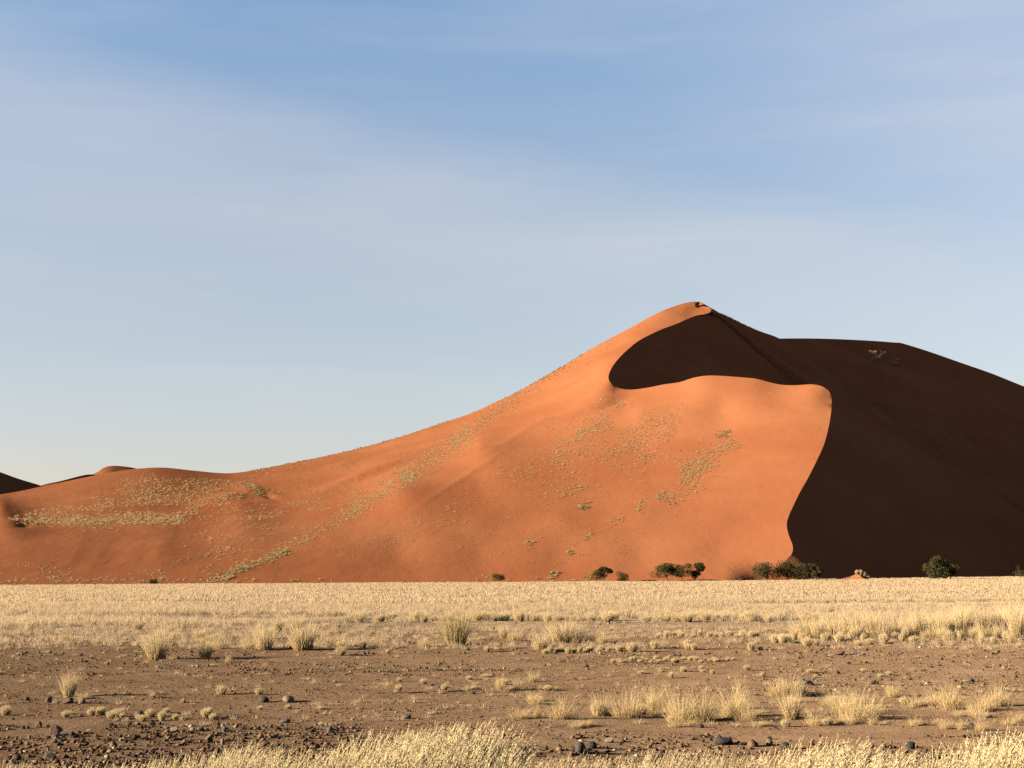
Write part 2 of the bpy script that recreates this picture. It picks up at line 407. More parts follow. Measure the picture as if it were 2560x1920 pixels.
# the slope between the crest's tongue and the shoulder
w_ = np.linspace(0, 1, 30)[:, None]; iS = int(np.argmin(np.abs(SH[:, 0] - 1850)))
BR = CRP[iA + 2] * (1 - w_) + SHP[iS] * w_; BR[:, 2] -= 0.9
brp, brf = ruled(BR, np.tile(ld[iA + 9], (30, 1)), np.full(30, slope[iA + 9]), seed=83)
parts.append((brp, brf))
eA, eB = parts[1][0].reshape(-1, 26, 3)[0], brp.reshape(30, 26, 3)[0]
w_ = np.linspace(0, 1, 9)[:, None, None]; loft = eA[None] * (1 - w_) + eB[None] * w_
q_ = (np.arange(8)[:, None] * 26 + np.arange(25)[None]).reshape(-1)
parts.append((loft.reshape(-1, 3), np.concatenate([np.stack([q_, q_ + 1, q_ + 27], -1), np.stack([q_, q_ + 27, q_ + 26], -1)])))
# long ridge behind, running away to the right
RR = spline([(1850, 850, 840), (1945, 846.5, 880), (2020, 846, 912), (2100, 848, 945), (2180, 852, 980), (2240, 856.5, 1008), (2255, 858, 1018), (2320, 878, 1066), (2400, 906, 1125), (2480, 934, 1185), (2560, 966, 1250), (2700, 1020, 1360), (2900, 1095, 1520)], 120)
RRP = at(RR[:, 0], RR[:, 1], RR[:, 2])
d = lee_dirs(RRP, 4, 0.66)
parts.append(ruled(RRP, d, np.full(len(RRP), 0.66), wob=0.5, seed=91, lmax=420))
# far sides of the ridges
for ln, sd in ((SKP, (-0.2, 1.0)), (SHP, (0.3, 0.95)), (RRP, (-0.5, 0.85))):
    dd = np.tile(unit(np.array([sd])), (len(ln), 1)); L0 = ln.copy(); L0[:, 2] -= 0.02
    parts.append(ruled(L0, dd, np.full(len(ln), 0.35), steps=10, lmax=200))
V, F, nv = [], [], 0
for p, f in parts: V.append(p); F.append(f + nv); nv += len(p)
DUNE = obj('sand_dune', new_mesh('sand_dune', np.concatenate(V), np.concatenate(F), smooth=True), M_SAND); structure(DUNE)
DUNE_BVH = bvh_of(DUNE)
EYEV = Vector((0, 0, EYE))
def dune_hit(px, py):
    """the dune surface seen at a photo pixel: (point, normal) or None"""
    h = DUNE_BVH.ray_cast(EYEV, Vector(rays(px, py)).normalized())
    return (h[0], h[1]) if h[0] is not None and h[0].z > 0.05 else None

# dunes far behind on the left
def far_dune(pts, dirs, slope, seed):
    l = spline(pts, 70); P = at(l[:, 0], l[:, 1], l[:, 2]); n = len(P)
    dd = unit(np.array([np.interp(np.linspace(0, 1, n), np.linspace(0, 1, len(dirs)), [q[i] for q in dirs]) for i in (0, 1)]).T)
    a, fa = ruled(P, dd, np.full(n, slope), steps=20, lmax=500, wob=2.0, seed=seed)
    P2 = P.copy(); P2[:, 2] -= 0.02
    b, fb = ruled(P2, -dd, np.full(n, 0.35), steps=10, lmax=400)
    o = obj('far_dune', new_mesh('far_dune', np.concatenate([a, b]), np.concatenate([fa, fb + len(a)]), smooth=True), M_SAND); structure(o)
far_dune([(-300, 1100, 860), (-120, 1135, 990), (0, 1180, 1120), (50, 1198, 1180), (105, 1215, 1250), (200, 1250, 1360)], [(0.9, -0.43), (0.85, -0.52)], 0.6, 5)
far_dune([(40, 1240, 1290), (105, 1213, 1300), (150, 1203, 1310), (200, 1190, 1330), (226, 1186, 1345), (250, 1190, 1360)], [(0.9, -0.43), (0.9, -0.43)], 0.6, 6)
far_dune([(150, 1215, 1600), (195, 1196, 1610), (238, 1183, 1620), (260, 1169, 1630), (280, 1164.5, 1635), (305, 1165.5, 1640), (330, 1169, 1645), (350, 1173, 1650), (430, 1186, 1660)], [(0.15, -0.98), (0.28, -0.96)], 0.40, 7)

# ------------------------------------------------------------------ grass, stones, trees: shared makers
def straw_material(name, tip, root, dry, green, trans=0.35):
    """blade material: root and tip colours, variation between blades and between plants"""
    m, t, out = material(name)
    def attr(n):
        a = t.nodes.new('ShaderNodeAttribute'); a.attribute_name = n; return a.outputs['Fac']
    c = mixc(t, ramp(t, attr('along'), [(0.0, 0.0), (0.6, 1.0)]), root, tip)
    c = mixc(t, ramp(t, attr('vary'), [(0.45, 0.0), (1.0, 0.7)]), c, dry)
    c = mixc(t, attr('green'), c, green)
    oi = t.nodes.new('ShaderNodeObjectInfo')
    c = mixc(t, mathn(t, 'MULTIPLY', oi.outputs['Random'], 0.35), c, dry)
    d = diffuse(t, None, c, 0.5)
    tr = t.nodes.new('ShaderNodeBsdfTranslucent'); t.links.new(c, tr.inputs[0])
    mx = t.nodes.new('ShaderNodeMixShader'); mx.inputs[0].default_value = trans
    t.links.new(d.outputs[0], mx.inputs[1]); t.links.new(tr.outputs[0], mx.inputs[2]); t.links.new(mx.outputs[0], out.inputs[0])
    return m
TIP, ROOT, DRY, GREEN = (0.4425, 0.3390, 0.1856), (0.3854, 0.2462, 0.0963), (0.3426, 0.2391, 0.1106), (0.1784, 0.1535, 0.0464)
M_STRAW = straw_material('straw', TIP, ROOT, DRY, GREEN)
M_PLAIN = straw_material('plain_straw', (0.3559, 0.2620, 0.1581), (0.3236, 0.2297, 0.1279), (0.2977, 0.2136, 0.1245), GREEN, 0.45)
M_FRONT = straw_material('feathery_straw', (0.4722, 0.3763, 0.2103), (0.3394, 0.2656, 0.1107), (0.3837, 0.2989, 0.1513), GREEN, 0.4)
M_DUNEGRASS = straw_material('dune_straw', (0.3612, 0.2420, 0.1192), (0.3034, 0.1950, 0.0867), (0.2890, 0.1806, 0.0795), (0.1373, 0.1120, 0.0397), 0.4)

def strips(base, az, lean, bend, length, width, segs, twist=None):
    """curved tapering blades, all at once -> verts, quads, along"""
    n = len(base); s = np.linspace(0, 1, segs + 1)
    ds = length[:, None] / segs
    th = lean[:, None] + bend[:, None] * (s[None, :-1] + 0.5 / segs)
    hx = np.concatenate([np.zeros((n, 1)), np.cumsum(ds * np.sin(th), 1)], 1); hz = np.concatenate([np.zeros((n, 1)), np.cumsum(ds * np.cos(th), 1)], 1)
    p = base[:, None, :] + np.stack([hx * np.cos(az)[:, None], hx * np.sin(az)[:, None], hz], -1)
    tw = az + np.pi / 2 + (rng.uniform(-1.3, 1.3, n) if twist is None else twist)
    side = np.stack([np.cos(tw), np.sin(tw), np.zeros(n)], -1)[:, None, :] * (width[:, None] * (1 - 0.92 * s[None] ** 1.4) * 0.5)[..., None]
    v = np.stack([p - side, p + side], 2).reshape(-1, 3)
    b = (np.arange(n) * (segs + 1) * 2)[:, None] + np.arange(segs)[None] * 2
    q = np.stack([b, b + 1, b + 3, b + 2], -1).reshape(-1, 4)
    return v, q, np.repeat(np.tile(s, n), 2), p
def rep_attr(a, k): return np.repeat(a, k)

def grass_mesh(name, n, rad, h, lean=(0.05, 0.6), bend=(0.1, 0.7), width=0.006, segs=4, dome=False, green=0.0, hvar=(0.55, 1.0), drift=0.0):
    r = rad * np.sqrt(rng.uniform(0, 1, n)); a = rng.uniform(0, 2 * np.pi, n)
    base = np.stack([r * np.cos(a), r * np.sin(a), np.zeros(n) - 0.01], -1)
    if dome:
        az = a + rng.normal(0, .35, n); ln = (r / rad) * lean[1] + rng.normal(0, .1, n); L = h * rng.uniform(*hvar, n) * (1 - 0.30 * (r / rad) ** 2)
    else:
        az = a + rng.normal(0, .8, n); ln = rng.uniform(*lean, n) * (0.35 + 0.65 * r / rad); L = h * rng.uniform(*hvar, n)
    bd = rng.uniform(*bend, n)
    v, q, al, p = strips(base, az, ln, bd, L, np.full(n, width) * rng.uniform(.7, 1.3, n), segs)
    k = 2 * (segs + 1)
    return new_mesh(name, v, q, {'along': al, 'vary': rep_attr(rng.uniform(0, 1, n), k), 'green': rep_attr(np.clip(green + rng.normal(0, .12, n), 0, 1) if green else np.zeros(n), k)})

def field_mesh(name, pos, h, rad, blades, bw, segs=2, green=None, leanmax=0.5, dome=False):
    """many tufts as one mesh; pos (k,3), h, rad, bw per tuft"""
    k = len(pos); n = k * blades; i = np.repeat(np.arange(k), blades)
    r = np.sqrt(rng.uniform(0, 1, n)); a = rng.uniform(0, 2 * np.pi, n)
    base = pos[i] + np.stack([rad[i] * r * np.cos(a), rad[i] * r * np.sin(a), -0.03 * h[i]], -1)
    ln = r * leanmax + rng.normal(0, .08, n); L = h[i] * rng.uniform(.6, 1, n) * ((1 - .35 * r * r) if dome else 1)
    v, q, al, p = strips(base, a + rng.normal(0, .5, n), ln, rng.uniform(0, .6, n), L, bw[i] * rng.uniform(.7, 1.3, n), segs)
    kk = 2 * (segs + 1)
    g = np.zeros(k) if green is None else green
    return new_mesh(name, v, q, {'along': al, 'vary': rep_attr(rng.uniform(0, .25, k)[i] + rng.uniform(0, .45, n), kk), 'green': rep_attr(np.clip(g[i] + rng.uniform(-.1, .1, n) * (g[i] > 0), 0, 1), kk)})

# ------------------------------------------------------------------ the grass plain
def surf(x, y):
    h = DUNE_BVH.ray_cast(Vector((x, y, 300)), Vector((0, 0, -1)))
    return h[0].z if h[0] is not None else 0.0
def plain():
    Y = []; X = []
    for y0, y1, d in ((42, 52, 1.4), (52, 66, 2.6), (66, 90, 2.2), (90, 130, 1.7), (130, 180, 1.2), (180, 226, 1.0), (226, 262, 1.0), (262, 345, .8)):
        n = int(d * 0.92 * (y1 * y1 - y0 * y0) / 2); y = np.sqrt(rng.uniform(y0 * y0, y1 * y1, n)); Y.append(y); X.append(rng.uniform(-.46, .46, n) * y)
    X, Y = np.concatenate(X), np.concatenate(Y); T = X / Y
    edge = np.interp(T, [-.46, -.36, -.2, -.1, 0.0, .12, .22, .27, .34, .46], [56, 55, 57, 61, 59, 59.5, 58, 50, 43, 40])
    edge = edge + 5 * vnoise(X / 4, Y / 30, 2) + 2 * vnoise(X / 1.1, Y / 9, 4)
    keep = Y > edge
    out = Y > 262
    if out.any(): keep[out] &= (T[out] > .195) & np.array([surf(x, y) < .1 for x, y in zip(X[out], Y[out])])
    bare = fbm(X / 26, Y / 7, 31, 3)                       # long thin bare strips across the plain
    keep &= bare > np.interp(Y, [50, 75, 110, 264], [-.16, -.28, -.36, -.42])
    X, Y = X[keep], Y[keep]
    n = len(X); tall = np.clip((X / Y - .2) / .14, 0, 1) * np.clip((75 - Y) / 25, 0, 1)
    h = rng.uniform(.26, .46, n) * (1 + .35 * vnoise(X / 7, Y / 7, 8)) + tall * rng.uniform(.1, .38, n)
    pos = np.stack([X, Y, gz(X, Y)], -1)
    near = Y < 95
    o = []
    a = field_mesh('dry_grass', pos[near], h[near], np.full(near.sum(), .2), 40, 0.0042 + 0.00016 * Y[near], 3, leanmax=.45)
    b = field_mesh('dry_grass', pos[~near], h[~near] * .85, np.full((~near).sum(), .4), 12, .0005 * Y[~near], 2, leanmax=.6)
    for nm, me, lab in (('dry_grass', a, 'pale dry grass along the front edge of the plain'), ('dry_grass', b, 'pale straw grass covering the plain below the dune')):
        tag(obj(nm, me, M_PLAIN), lab, 'grass', kind='stuff')
plain()
def short_grass():
    n = 6800; px = rng.uniform(-150, 2710, n); py = 1540 + 85 * rng.uniform(0, 1, n) ** 1.1
    P = gpt(px, py); X, Y = P[:, 0], P[:, 1]
    dens = np.interp(px, [0, 800, 1000, 1700, 2560], [1.0, .95, .85, .95, .9]) * np.interp(py, [1540, 1592, 1614, 1630], [1, 1, .7, .06])
    keep = (rng.uniform(0, 1, n) < dens) & (fbm(X / 6, Y / 2.5, 61, 3) > -.22)
    ex = gpt(rng.uniform(-100, 2660, 420), 1630 + 190 * rng.uniform(0, 1, 420) ** 1.3)
    P = np.concatenate([P[keep], ex]); k = len(P); px = np.concatenate([px[keep], np.full(420, 2000.0)])
    h = rng.uniform(.10, .26, k) * np.interp(px, [0, 900, 1200], [1.25, 1.1, .9]); h[-420:] *= .55
    tag(obj('short_grass', field_mesh('short_grass', P, h, h * .5, 26, np.full(k, .008), 2, leanmax=.8, dome=True), M_PLAIN), 'short grazed grass tufts dotted over the gravel before the plain', 'grass', kind='stuff')
short_grass()

# ------------------------------------------------------------------ tussocks one by one
def wispy_mesh():
    n1, n2 = 240, 210                                     # dense golden foot, and long arching stalks out of it
    r = np.sqrt(rng.uniform(0, 1, n1 + n2)); a = rng.uniform(0, 6.28, n1 + n2); r[:n1] *= .24; r[n1:] *= .2
    off = rng.normal(0, .10, (5, 2))[rng.integers(0, 5, n1 + n2)]
    base = np.stack([r * np.cos(a) + off[:, 0], r * np.sin(a) + off[:, 1], np.full(n1 + n2, -.01)], -1)
    ln = np.concatenate([r[:n1] * 3.0, np.abs(rng.normal(.35, .35, n2))]); bd = np.concatenate([rng.uniform(0, .5, n1), rng.uniform(.1, 1.2, n2)])
    L = np.concatenate([rng.uniform(.25, .5, n1), rng.uniform(.45, 1.12, n2)]); W = np.concatenate([np.full(n1, .010), np.full(n2, .0075)])
    v, q, al, p = strips(base, a + rng.normal(0, .6, n1 + n2), ln, bd, L, W, 5)
    al = al * np.repeat(np.concatenate([np.full(n1, .45), np.ones(n2)]), 12)
    return new_mesh('grass_tussock', v, q, {'along': al, 'vary': rep_attr(rng.uniform(0, 1, n1 + n2), 12), 'green': np.zeros(len(v))})
def variants(kind):
    out = []
    for i in range(3):
        if kind == 'upright': me = grass_mesh('grass_tussock', 460, .17, 1.0, (0.05, .5), (0, .4), .0085, 4, hvar=(.45, 1.05))
        elif kind == 'wispy': me = wispy_mesh()
        elif kind == 'sheaf': me = grass_mesh('grass_tussock', 620, .20, 1.0, (0.05, .62), (-.1, .25), .009, 4, green=.45, hvar=(.55, 1))
        elif kind == 'cushion': me = grass_mesh('grass_cushion', 520, .33, 1.0, (0, .62), (0, .3), .03, 3, dome=True, hvar=(.8, 1))
        elif kind == 'column': me = grass_mesh('grass_cushion', 420, .27, 1.0, (0, .42), (0, .25), .026, 3, dome=True, hvar=(.75, 1))
        me.materials.append(M_STRAW); out.append(me)
    return out
VAR = {k: variants(k) for k in ('upright', 'wispy', 'sheaf', 'cushion', 'column')}
NAMES = {'upright': 'grass_tussock', 'wispy': 'grass_tussock', 'sheaf': 'grass_tussock', 'cushion': 'grass_cushion', 'column': 'grass_cushion'}
def tussock(px, py, hpx, wpx, kind, label, group=None):
    """a grass plant whose foot shows at photo pixel (px, py), hpx tall and wpx wide there"""
    p = gpt(px, py); k = p[1] / FPX; h = hpx * k
    me = random.choice(VAR[kind]); o = obj(NAMES[kind], me)
    o.location = p; o.rotation_euler = (0, 0, random.uniform(0, 6.28))
    w0 = {'upright': .62, 'wispy': 1.15, 'sheaf': .72, 'cushion': 1.15, 'column': .8}[kind]
    sx = wpx * k / w0
    o.scale = (sx, sx, h)
    tag(o, label, 'grass tussock', group)
    return o
G_LEFT = 'dry grass plants at the front of the plain, left of the tall sheaf'
TUSS = [
 # px, py, height, width, kind, label
 (390, 1648, 78, 56, 'upright', 'tall golden tussock narrowing to its foot, standing alone on bare soil at left'),
 (513, 1643, 50, 38, 'upright', 'golden tussock right of the tall lone one, a wisp on its right side'),
 (540, 1622, 48, 34, 'wispy', 'pale wispy tussock behind the golden one on the left'),
 (572, 1656, 36, 18, 'wispy', 'thin sparse wisp of grass on bare soil beside the golden tussocks'),
 (365, 1660, 18, 16, 'wispy', 'small straggly wisp at the foot of the tall lone tussock'),
 (618, 1622, 38, 30, 'wispy', 'wispy pale tussock just left of two bushy pale tussocks'),
 (660, 1624, 56, 46, 'upright', 'first of two bushy pale tussocks, with a dark green foot'),
 (756, 1625, 76, 60, 'upright', 'broad bushy pale tussock with feathery top, larger of the pair'),
 (776, 1625, 18, 14, 'column', 'small round tuft at the right foot of the broad bushy tussock'),
 (852, 1617, 40, 34, 'wispy', 'wispy tussock standing behind a round golden tuft'),
 (852, 1638, 24, 24, 'cushion', 'round golden tuft in front of a wispy tussock on bare soil'),
 (908, 1620, 22, 14, 'column', 'narrow upright tuft left of a wispy tussock in mid plain'),
 (931, 1620, 34, 28, 'wispy', 'small wispy tussock beside a narrow upright tuft'),
 (970, 1634, 13, 12, 'cushion', 'tiny ball-shaped tuft alone on brown soil'),
 (1063, 1618, 46, 26, 'wispy', 'thin wispy tussock left of the big greenish sheaf'),
 (1140, 1613, 88, 66, 'sheaf', 'big greenish yellow sheaf of grass, bushiest plant in the middle of the scene'),
 (1172, 1610, 34, 28, 'wispy', 'low wisp leaning out from the right side of the greenish sheaf'),
 (1234, 1612, 46, 40, 'wispy', 'pale wispy tussock with green foot right of the big sheaf'),
 (1218, 1630, 18, 12, 'column', 'small upright tuft in front of the pale tussock with green foot'),
 (1258, 1598, 40, 20, 'upright', 'narrow pinkish pale tussock behind the green-footed one'),
 (1290, 1602, 52, 42, 'wispy', 'loose pale tussock with many fine stalks near dark green herbs'),
 (1352, 1628, 46, 36, 'upright', 'ragged tussock at the left end of a row of small tufts'),
 (1405, 1608, 62, 60, 'upright', 'wide tall tussock of pale stalks behind a row of small tufts'),
 (1440, 1608, 46, 34, 'upright', 'pale tussock joined to the right of the wide tall one'),
 (1475, 1608, 44, 28, 'wispy', 'thin wispy tussock at the right of the wide tall group'),
 (1510, 1608, 50, 34, 'wispy', 'faint loose tussock, last to the right of the tall group'),
 (1580, 1630, 28, 26, 'cushion', 'dense round tuft with dark shaded side on open soil'),
 (1635, 1622, 24, 16, 'column', 'upright oval tuft between two round tufts'),
 (1720, 1618, 22, 20, 'cushion', 'round tuft at the back of a close group of three'),
 (1720, 1626, 20, 14, 'column', 'left front tuft of a close group of three'),
 (1735, 1626, 22, 14, 'column', 'right front tuft of a close group of three'),
 (1878, 1626, 24, 16, 'column', 'slanted oval tuft on open soil before the right hand grass'),
 (1902, 1626, 12, 12, 'cushion', 'little ball tuft right of a slanted oval tuft'),
 (172, 1742, 62, 34, 'upright', 'bristly tussock with one tall thin stalk on bare soil at far left'),
 (176, 1742, 92, 20, 'wispy', 'tall thin stalks rising out of the bristly tussock at far left'),
 (205, 1747, 24, 38, 'wispy', 'low double wisp right beside the bristly tussock'),
 (970, 1718, 26, 24, 'wispy', 'tiny lone wisp with long bent side stalks on bare soil'),
 (1175, 1722, 14, 40, 'wispy', 'flat sprawling wisp left of three small wispy tussocks'),
 (1250, 1724, 50, 34, 'wispy', 'left of three small wispy tussocks standing in a line'),
 (1297, 1724, 44, 36, 'wispy', 'middle of three small wispy tussocks, spreading low'),
 (1333, 1704, 40, 34, 'wispy', 'right of three small wispy tussocks, rounder and set back'),
 (1298, 1797, 40, 56, 'wispy', 'low fan-shaped wisp at the left end of the big tussock band'),
 (1342, 1794, 58, 22, 'wispy', 'thin slanting stalks between fan-shaped wisp and bushy tussock'),
 (1410, 1797, 84, 74, 'wispy', 'bushy tussock with golden foot and stalks leaning right, left part of the band'),
 (1465, 1815, 26, 40, 'wispy', 'small flattened wisp in front of the bushy golden-footed tussock'),
 (1497, 1790, 40, 30, 'column', 'squat golden tuft with few long stalks in the tussock band'),
 (1502, 1788, 78, 70, 'wispy', 'sparse tall stalks fanning out behind a squat golden tuft'),
 (1567, 1794, 98, 76, 'wispy', 'wide spreading tussock with long arching stalks, middle of the band'),
 (1603, 1786, 30, 26, 'cushion', 'olive-sided round tuft at the foot of the wide spreading tussock'),
 (1634, 1768, 30, 26, 'cushion', 'golden round tuft set behind the wide spreading tussock'),
 (1640, 1776, 96, 60, 'wispy', 'tall bent stalks above a golden round tuft'),
 (1676, 1806, 18, 16, 'cushion', 'small pale round tuft at the left foot of the largest tussock clump'),
 (1700, 1803, 100, 84, 'wispy', 'large pale tussock, leftmost of the largest clump in the band'),
 (1755, 1801, 104, 80, 'wispy', 'large tussock with orange foot at the centre of the largest clump'),
 (1726, 1814, 30, 40, 'wispy', 'low messy wisp spreading in front of the largest clump'),
 (1832, 1793, 100, 80, 'wispy', 'bushy tussock with dark golden foot in the largest clump'),
 (1852, 1790, 130, 50, 'wispy', 'tallest narrow tussock of the band with upright plume'),
 (1864, 1803, 64, 52, 'wispy', 'pale tussock casting a long shadow at the right end of the largest clump'),
 (1938, 1740, 62, 50, 'wispy', 'bristly pale tussock at the left of the set-back pair'),
 (1975, 1738, 80, 66, 'wispy', 'tall bristly tussock with many upright stalks, set back in the band'),
 (1998, 1743, 42, 34, 'cushion', 'round orange tuft under the tall bristly tussock'),
 (1978, 1796, 66, 50, 'upright', 'blurry golden tussock alone in front of the set-back pair'),
 (1965, 1817, 22, 22, 'cushion', 'small pale tuft lying low in front of the golden tussock'),
 (2036, 1814, 50, 50, 'wispy', 'small tussock with bent stalks falling to its left'),
 (2070, 1812, 22, 24, 'cushion', 'little round tuft between a bent tussock and a wide one'),
 (2105, 1786, 84, 66, 'wispy', 'left half of the wide double tussock with bright stalks'),
 (2150, 1802, 108, 96, 'wispy', 'wide double tussock with bright stalks, its larger right half'),
 (2190, 1792, 64, 40, 'wispy', 'dull golden tussock at the right edge of the wide double one'),
 (2231, 1741, 50, 46, 'wispy', 'small set-back tussock with stalks fanning left'),
 (2262, 1762, 24, 22, 'cushion', 'lone small tuft right of the fanning tussock'),
 (2290, 1765, 38, 60, 'wispy', 'thin low stalks beside the lone small tuft'),
 (2345, 1762, 64, 66, 'wispy', 'loose tussock with stalks combed to the left'),
 (2385, 1774, 92, 74, 'wispy', 'dense pale tussock with rounded top near the right side'),
 (2450, 1780, 66, 62, 'wispy', 'hazy pale tussock in the right side pair'),
 (2505, 1766, 78, 68, 'wispy', 'hazy pale tussock at the right end of the pair'),
 (2286, 1814, 32, 36, 'wispy', 'small low wisp on the soil below the band'),
 (2366, 1822, 42, 40, 'wispy', 'small hazy tussock below the dense rounded one'),
 (2452, 1826, 36, 40, 'wispy', 'low hazy tussock right of a dark stone'),
 (2550, 1806, 36, 40, 'wispy', 'golden tuft cut by the right edge of the view'),
 (2400, 1825, 16, 14, 'wispy', 'tiny wisp between two low hazy tussocks'),
 # grazed round tufts on the left soil
 (14, 1788, 26, 24, 'cushion', 'round pale tuft at the left edge of the view'),
 (164, 1793, 18, 16, 'column', 'single small oval tuft left of the round tuft line'),
 (228, 1789, 20, 18, 'cushion', 'first ball tuft of the line on the left soil'),
 (252, 1786, 22, 22, 'cushion', 'second ball tuft of the line, slightly higher'),
 (277, 1796, 20, 20, 'cushion', 'ball tuft at the left of a merged trio'),
 (293, 1793, 24, 24, 'cushion', 'tallest ball tuft of a merged trio'),
 (306, 1794, 14, 14, 'cushion', 'smallest ball tuft of a merged trio'),
 (345, 1798, 14, 12, 'column', 'thin tuft touching the left of a ball tuft in front of a grey stone'),
 (356, 1803, 18, 18, 'cushion', 'ball tuft in front of a grey stone'),
 (376, 1792, 22, 24, 'cushion', 'plump ball tuft right of a grey stone'),
 (405, 1802, 28, 16, 'column', 'tall narrow tuft made of two blobs'),
 (416, 1782, 14, 14, 'cushion', 'little tuft peeping from behind a tall narrow tuft'),
 (438, 1798, 14, 14, 'cushion', 'small ball tuft right of the tall narrow tuft'),
 (514, 1793, 24, 22, 'cushion', 'big left tuft of the last group on the soil'),
 (521, 1784, 18, 18, 'cushion', 'upper tuft of the last group on the soil'),
 (531, 1800, 18, 14, 'column', 'small right tuft of the last group on the soil'),
 (553, 1737, 26, 24, 'cushion', 'lone bristly ball tuft in the middle of the left soil'),
 (647, 1737, 20, 18, 'cushion', 'lone ball tuft behind two stones'),
 (330, 1752, 12, 16, 'cushion', 'tiny flat tuft behind the round tuft line'),
 (382, 1744, 12, 14, 'cushion', 'tiny tuft on open soil above the round tuft line'),
 (720, 1772, 12, 14, 'cushion', 'tiny tuft directly under the pinkish boulder'),
 (650, 1774, 10, 14, 'cushion', 'tiny pale tuft under the dark stone'),
 (803, 1774, 10, 16, 'cushion', 'tiny flat tuft right of the pinkish boulder'),
]
for a in TUSS:
    f = 1.22 if a[4] in ('wispy', 'upright', 'sheaf') else 1.1
    tussock(a[0], a[1], a[2] * (1.0 if a[4] == 'wispy' else 1.08), a[3] * f, a[4], a[5])
def row(n, f, kinds, label, group):
    for i in range(n):
        px, py, h, w = f(i); tussock(px, py, h, w, random.choice(kinds), label, group)
U = random.uniform
row(60, lambda i: (U(880, 2140), U(1547, 1557), U(18, 32), U(18, 36)), ['upright', 'cushion', 'upright'], 'clumpy tussock in the row where the pale plain begins, behind the gravel strip', 'tussocks along the front edge of the plain')
row(14, lambda i: (1362 + 14.5 * i + U(-4, 4), 1632 + U(-3, 3) - (i > 9) * 4, U(14, 22), U(11, 17)), ['column', 'cushion'], 'small tuft in the close row before the wide tall tussock', 'row of small tufts on bare soil')
row(26, lambda i: (1530 + 12 * i + U(-6, 6), 1652 + U(-4, 6), U(8, 15), U(9, 16)), ['cushion', 'column'], 'very small tuft in the loose chain on bare gravelly soil, nearer than the three-tuft group', 'chain of very small tufts')
row(24, lambda i: (1640 + 11 * i + U(-5, 5), 1593 + U(-4, 4), U(12, 24), U(10, 18)), ['column', 'cushion'], 'small upright tuft in the line left of the right hand tall grass', 'line of tufts left of the tall grass')
row(34, lambda i: (1940 + 18.5 * i + U(-10, 10), 1608 + U(-10, 12) - i * .25, U(18, 36), U(14, 26)), ['column', 'cushion', 'upright'], 'golden tuft along the foot of the tall grass at right', 'tufts at the foot of the tall grass')
row(30, lambda i: (2000 + 19 * i + U(-12, 12), 1600 + U(-16, 3) - i * .2, U(38, 66) + i * .7, U(36, 66)), ['upright', 'upright', 'wispy'], 'tall tussock of the thick grass stand at right', 'tall tussocks of the right hand grass stand')
row(18, lambda i: (U(60, 860), U(1572, 1612), U(22, 44), U(22, 40)), ['upright', 'wispy'], 'pale tussock rising from the short grass at left', 'tussocks in the short grass at left')
row(26, lambda i: (U(1290, 2540), U(1752, 1822), U(22, 46), U(36, 64)), ['wispy'], 'low straggly straw wisp between the tussocks of the big band', 'straggly wisps in the tussock band')
row(14, lambda i: (U(960, 1380), U(1690, 1735), U(10, 20), U(14, 30)), ['wispy', 'cushion'], 'tiny straw wisp on the middle soil around the three small tussocks', 'tiny wisps on the middle soil')
row(16, lambda i: (U(1560, 2300), U(1672, 1695), U(10, 17), U(11, 18)), ['cushion', 'column'], 'scattered small ball tuft on the soil behind the big tussock band', 'scattered ball tufts behind the band')

# ------------------------------------------------------------------ feathery grass at the observer's feet
def feather_clump(n, rad, h):
    r = rad * np.sqrt(rng.uniform(0, 1, n)); a = rng.uniform(0, 2 * np.pi, n)
    base = np.stack([r * np.cos(a), r * np.sin(a), np.zeros(n)], -1)
    az = rng.normal(0.0, .8, n); ln = np.abs(rng.normal(.07, .12, n)); bd = rng.uniform(.05, .55, n); L = h * rng.uniform(.5, 1.06, n)
    v, q, al, p = strips(base, az, ln, bd, L, np.full(n, .0042), 6)
    m = n * 2                                           # basal leaves
    r2 = rad * np.sqrt(rng.uniform(0, 1, m)); a2 = rng.uniform(0, 2 * np.pi, m)
    v2, q2, al2, _ = strips(np.stack([r2 * np.cos(a2), r2 * np.sin(a2), np.zeros(m)], -1), rng.normal(0.2, 1.2, m), np.abs(rng.normal(.25, .2, m)), rng.uniform(.2, 1.0, m), h * rng.uniform(.2, .55, m), np.full(m, .0055), 5)
    st = new_mesh('stems', np.concatenate([v, v2]), np.concatenate([q, q2 + len(v)]), {'along': np.concatenate([al, al2]) * .8, 'vary': rng.uniform(0, .8, len(v) + len(v2)), 'green': np.zeros(len(v) + len(v2))})
    # plumes: many slender spikelets along the last third of each stem
    K = 20; i = np.repeat(np.arange(n), K); u = np.tile(np.linspace(0, 1, K), n)
    f = 3.4 + 2.55 * u; i0 = np.clip(f.astype(int), 0, 5); w = (f - i0)[:, None]
    c = p[i, i0] * (1 - w) + p[i, i0 + 1] * w
    ax = unit(p[i, i0 + 1] - p[i, i0])
    d = unit(ax + rng.normal(0, .085, (len(i), 3)))
    l = rng.uniform(.030, .056, len(i)) * np.sin(np.pi * np.clip(.12 + .86 * u, 0, 1)) ** .5
    sd = unit(np.cross(d, rng.normal(0, 1, (len(i), 3)))) * .0042
    mid = c + d * (l * .45)[:, None]
    hv = np.stack([c, mid + sd, c + d * l[:, None], mid - sd], 1).reshape(-1, 3)
    hq = np.arange(len(hv)).reshape(-1, 4)
    hd = new_mesh('seed_heads', hv, hq, {'along': np.ones(len(hv)), 'vary': np.repeat(rng.uniform(0, .5, len(i)), 4), 'green': np.zeros(len(hv))})
    for me in (st, hd): me.materials.append(M_FRONT)
    return st, hd
FE = [feather_clump(120, .30, 1.0) for _ in range(4)]
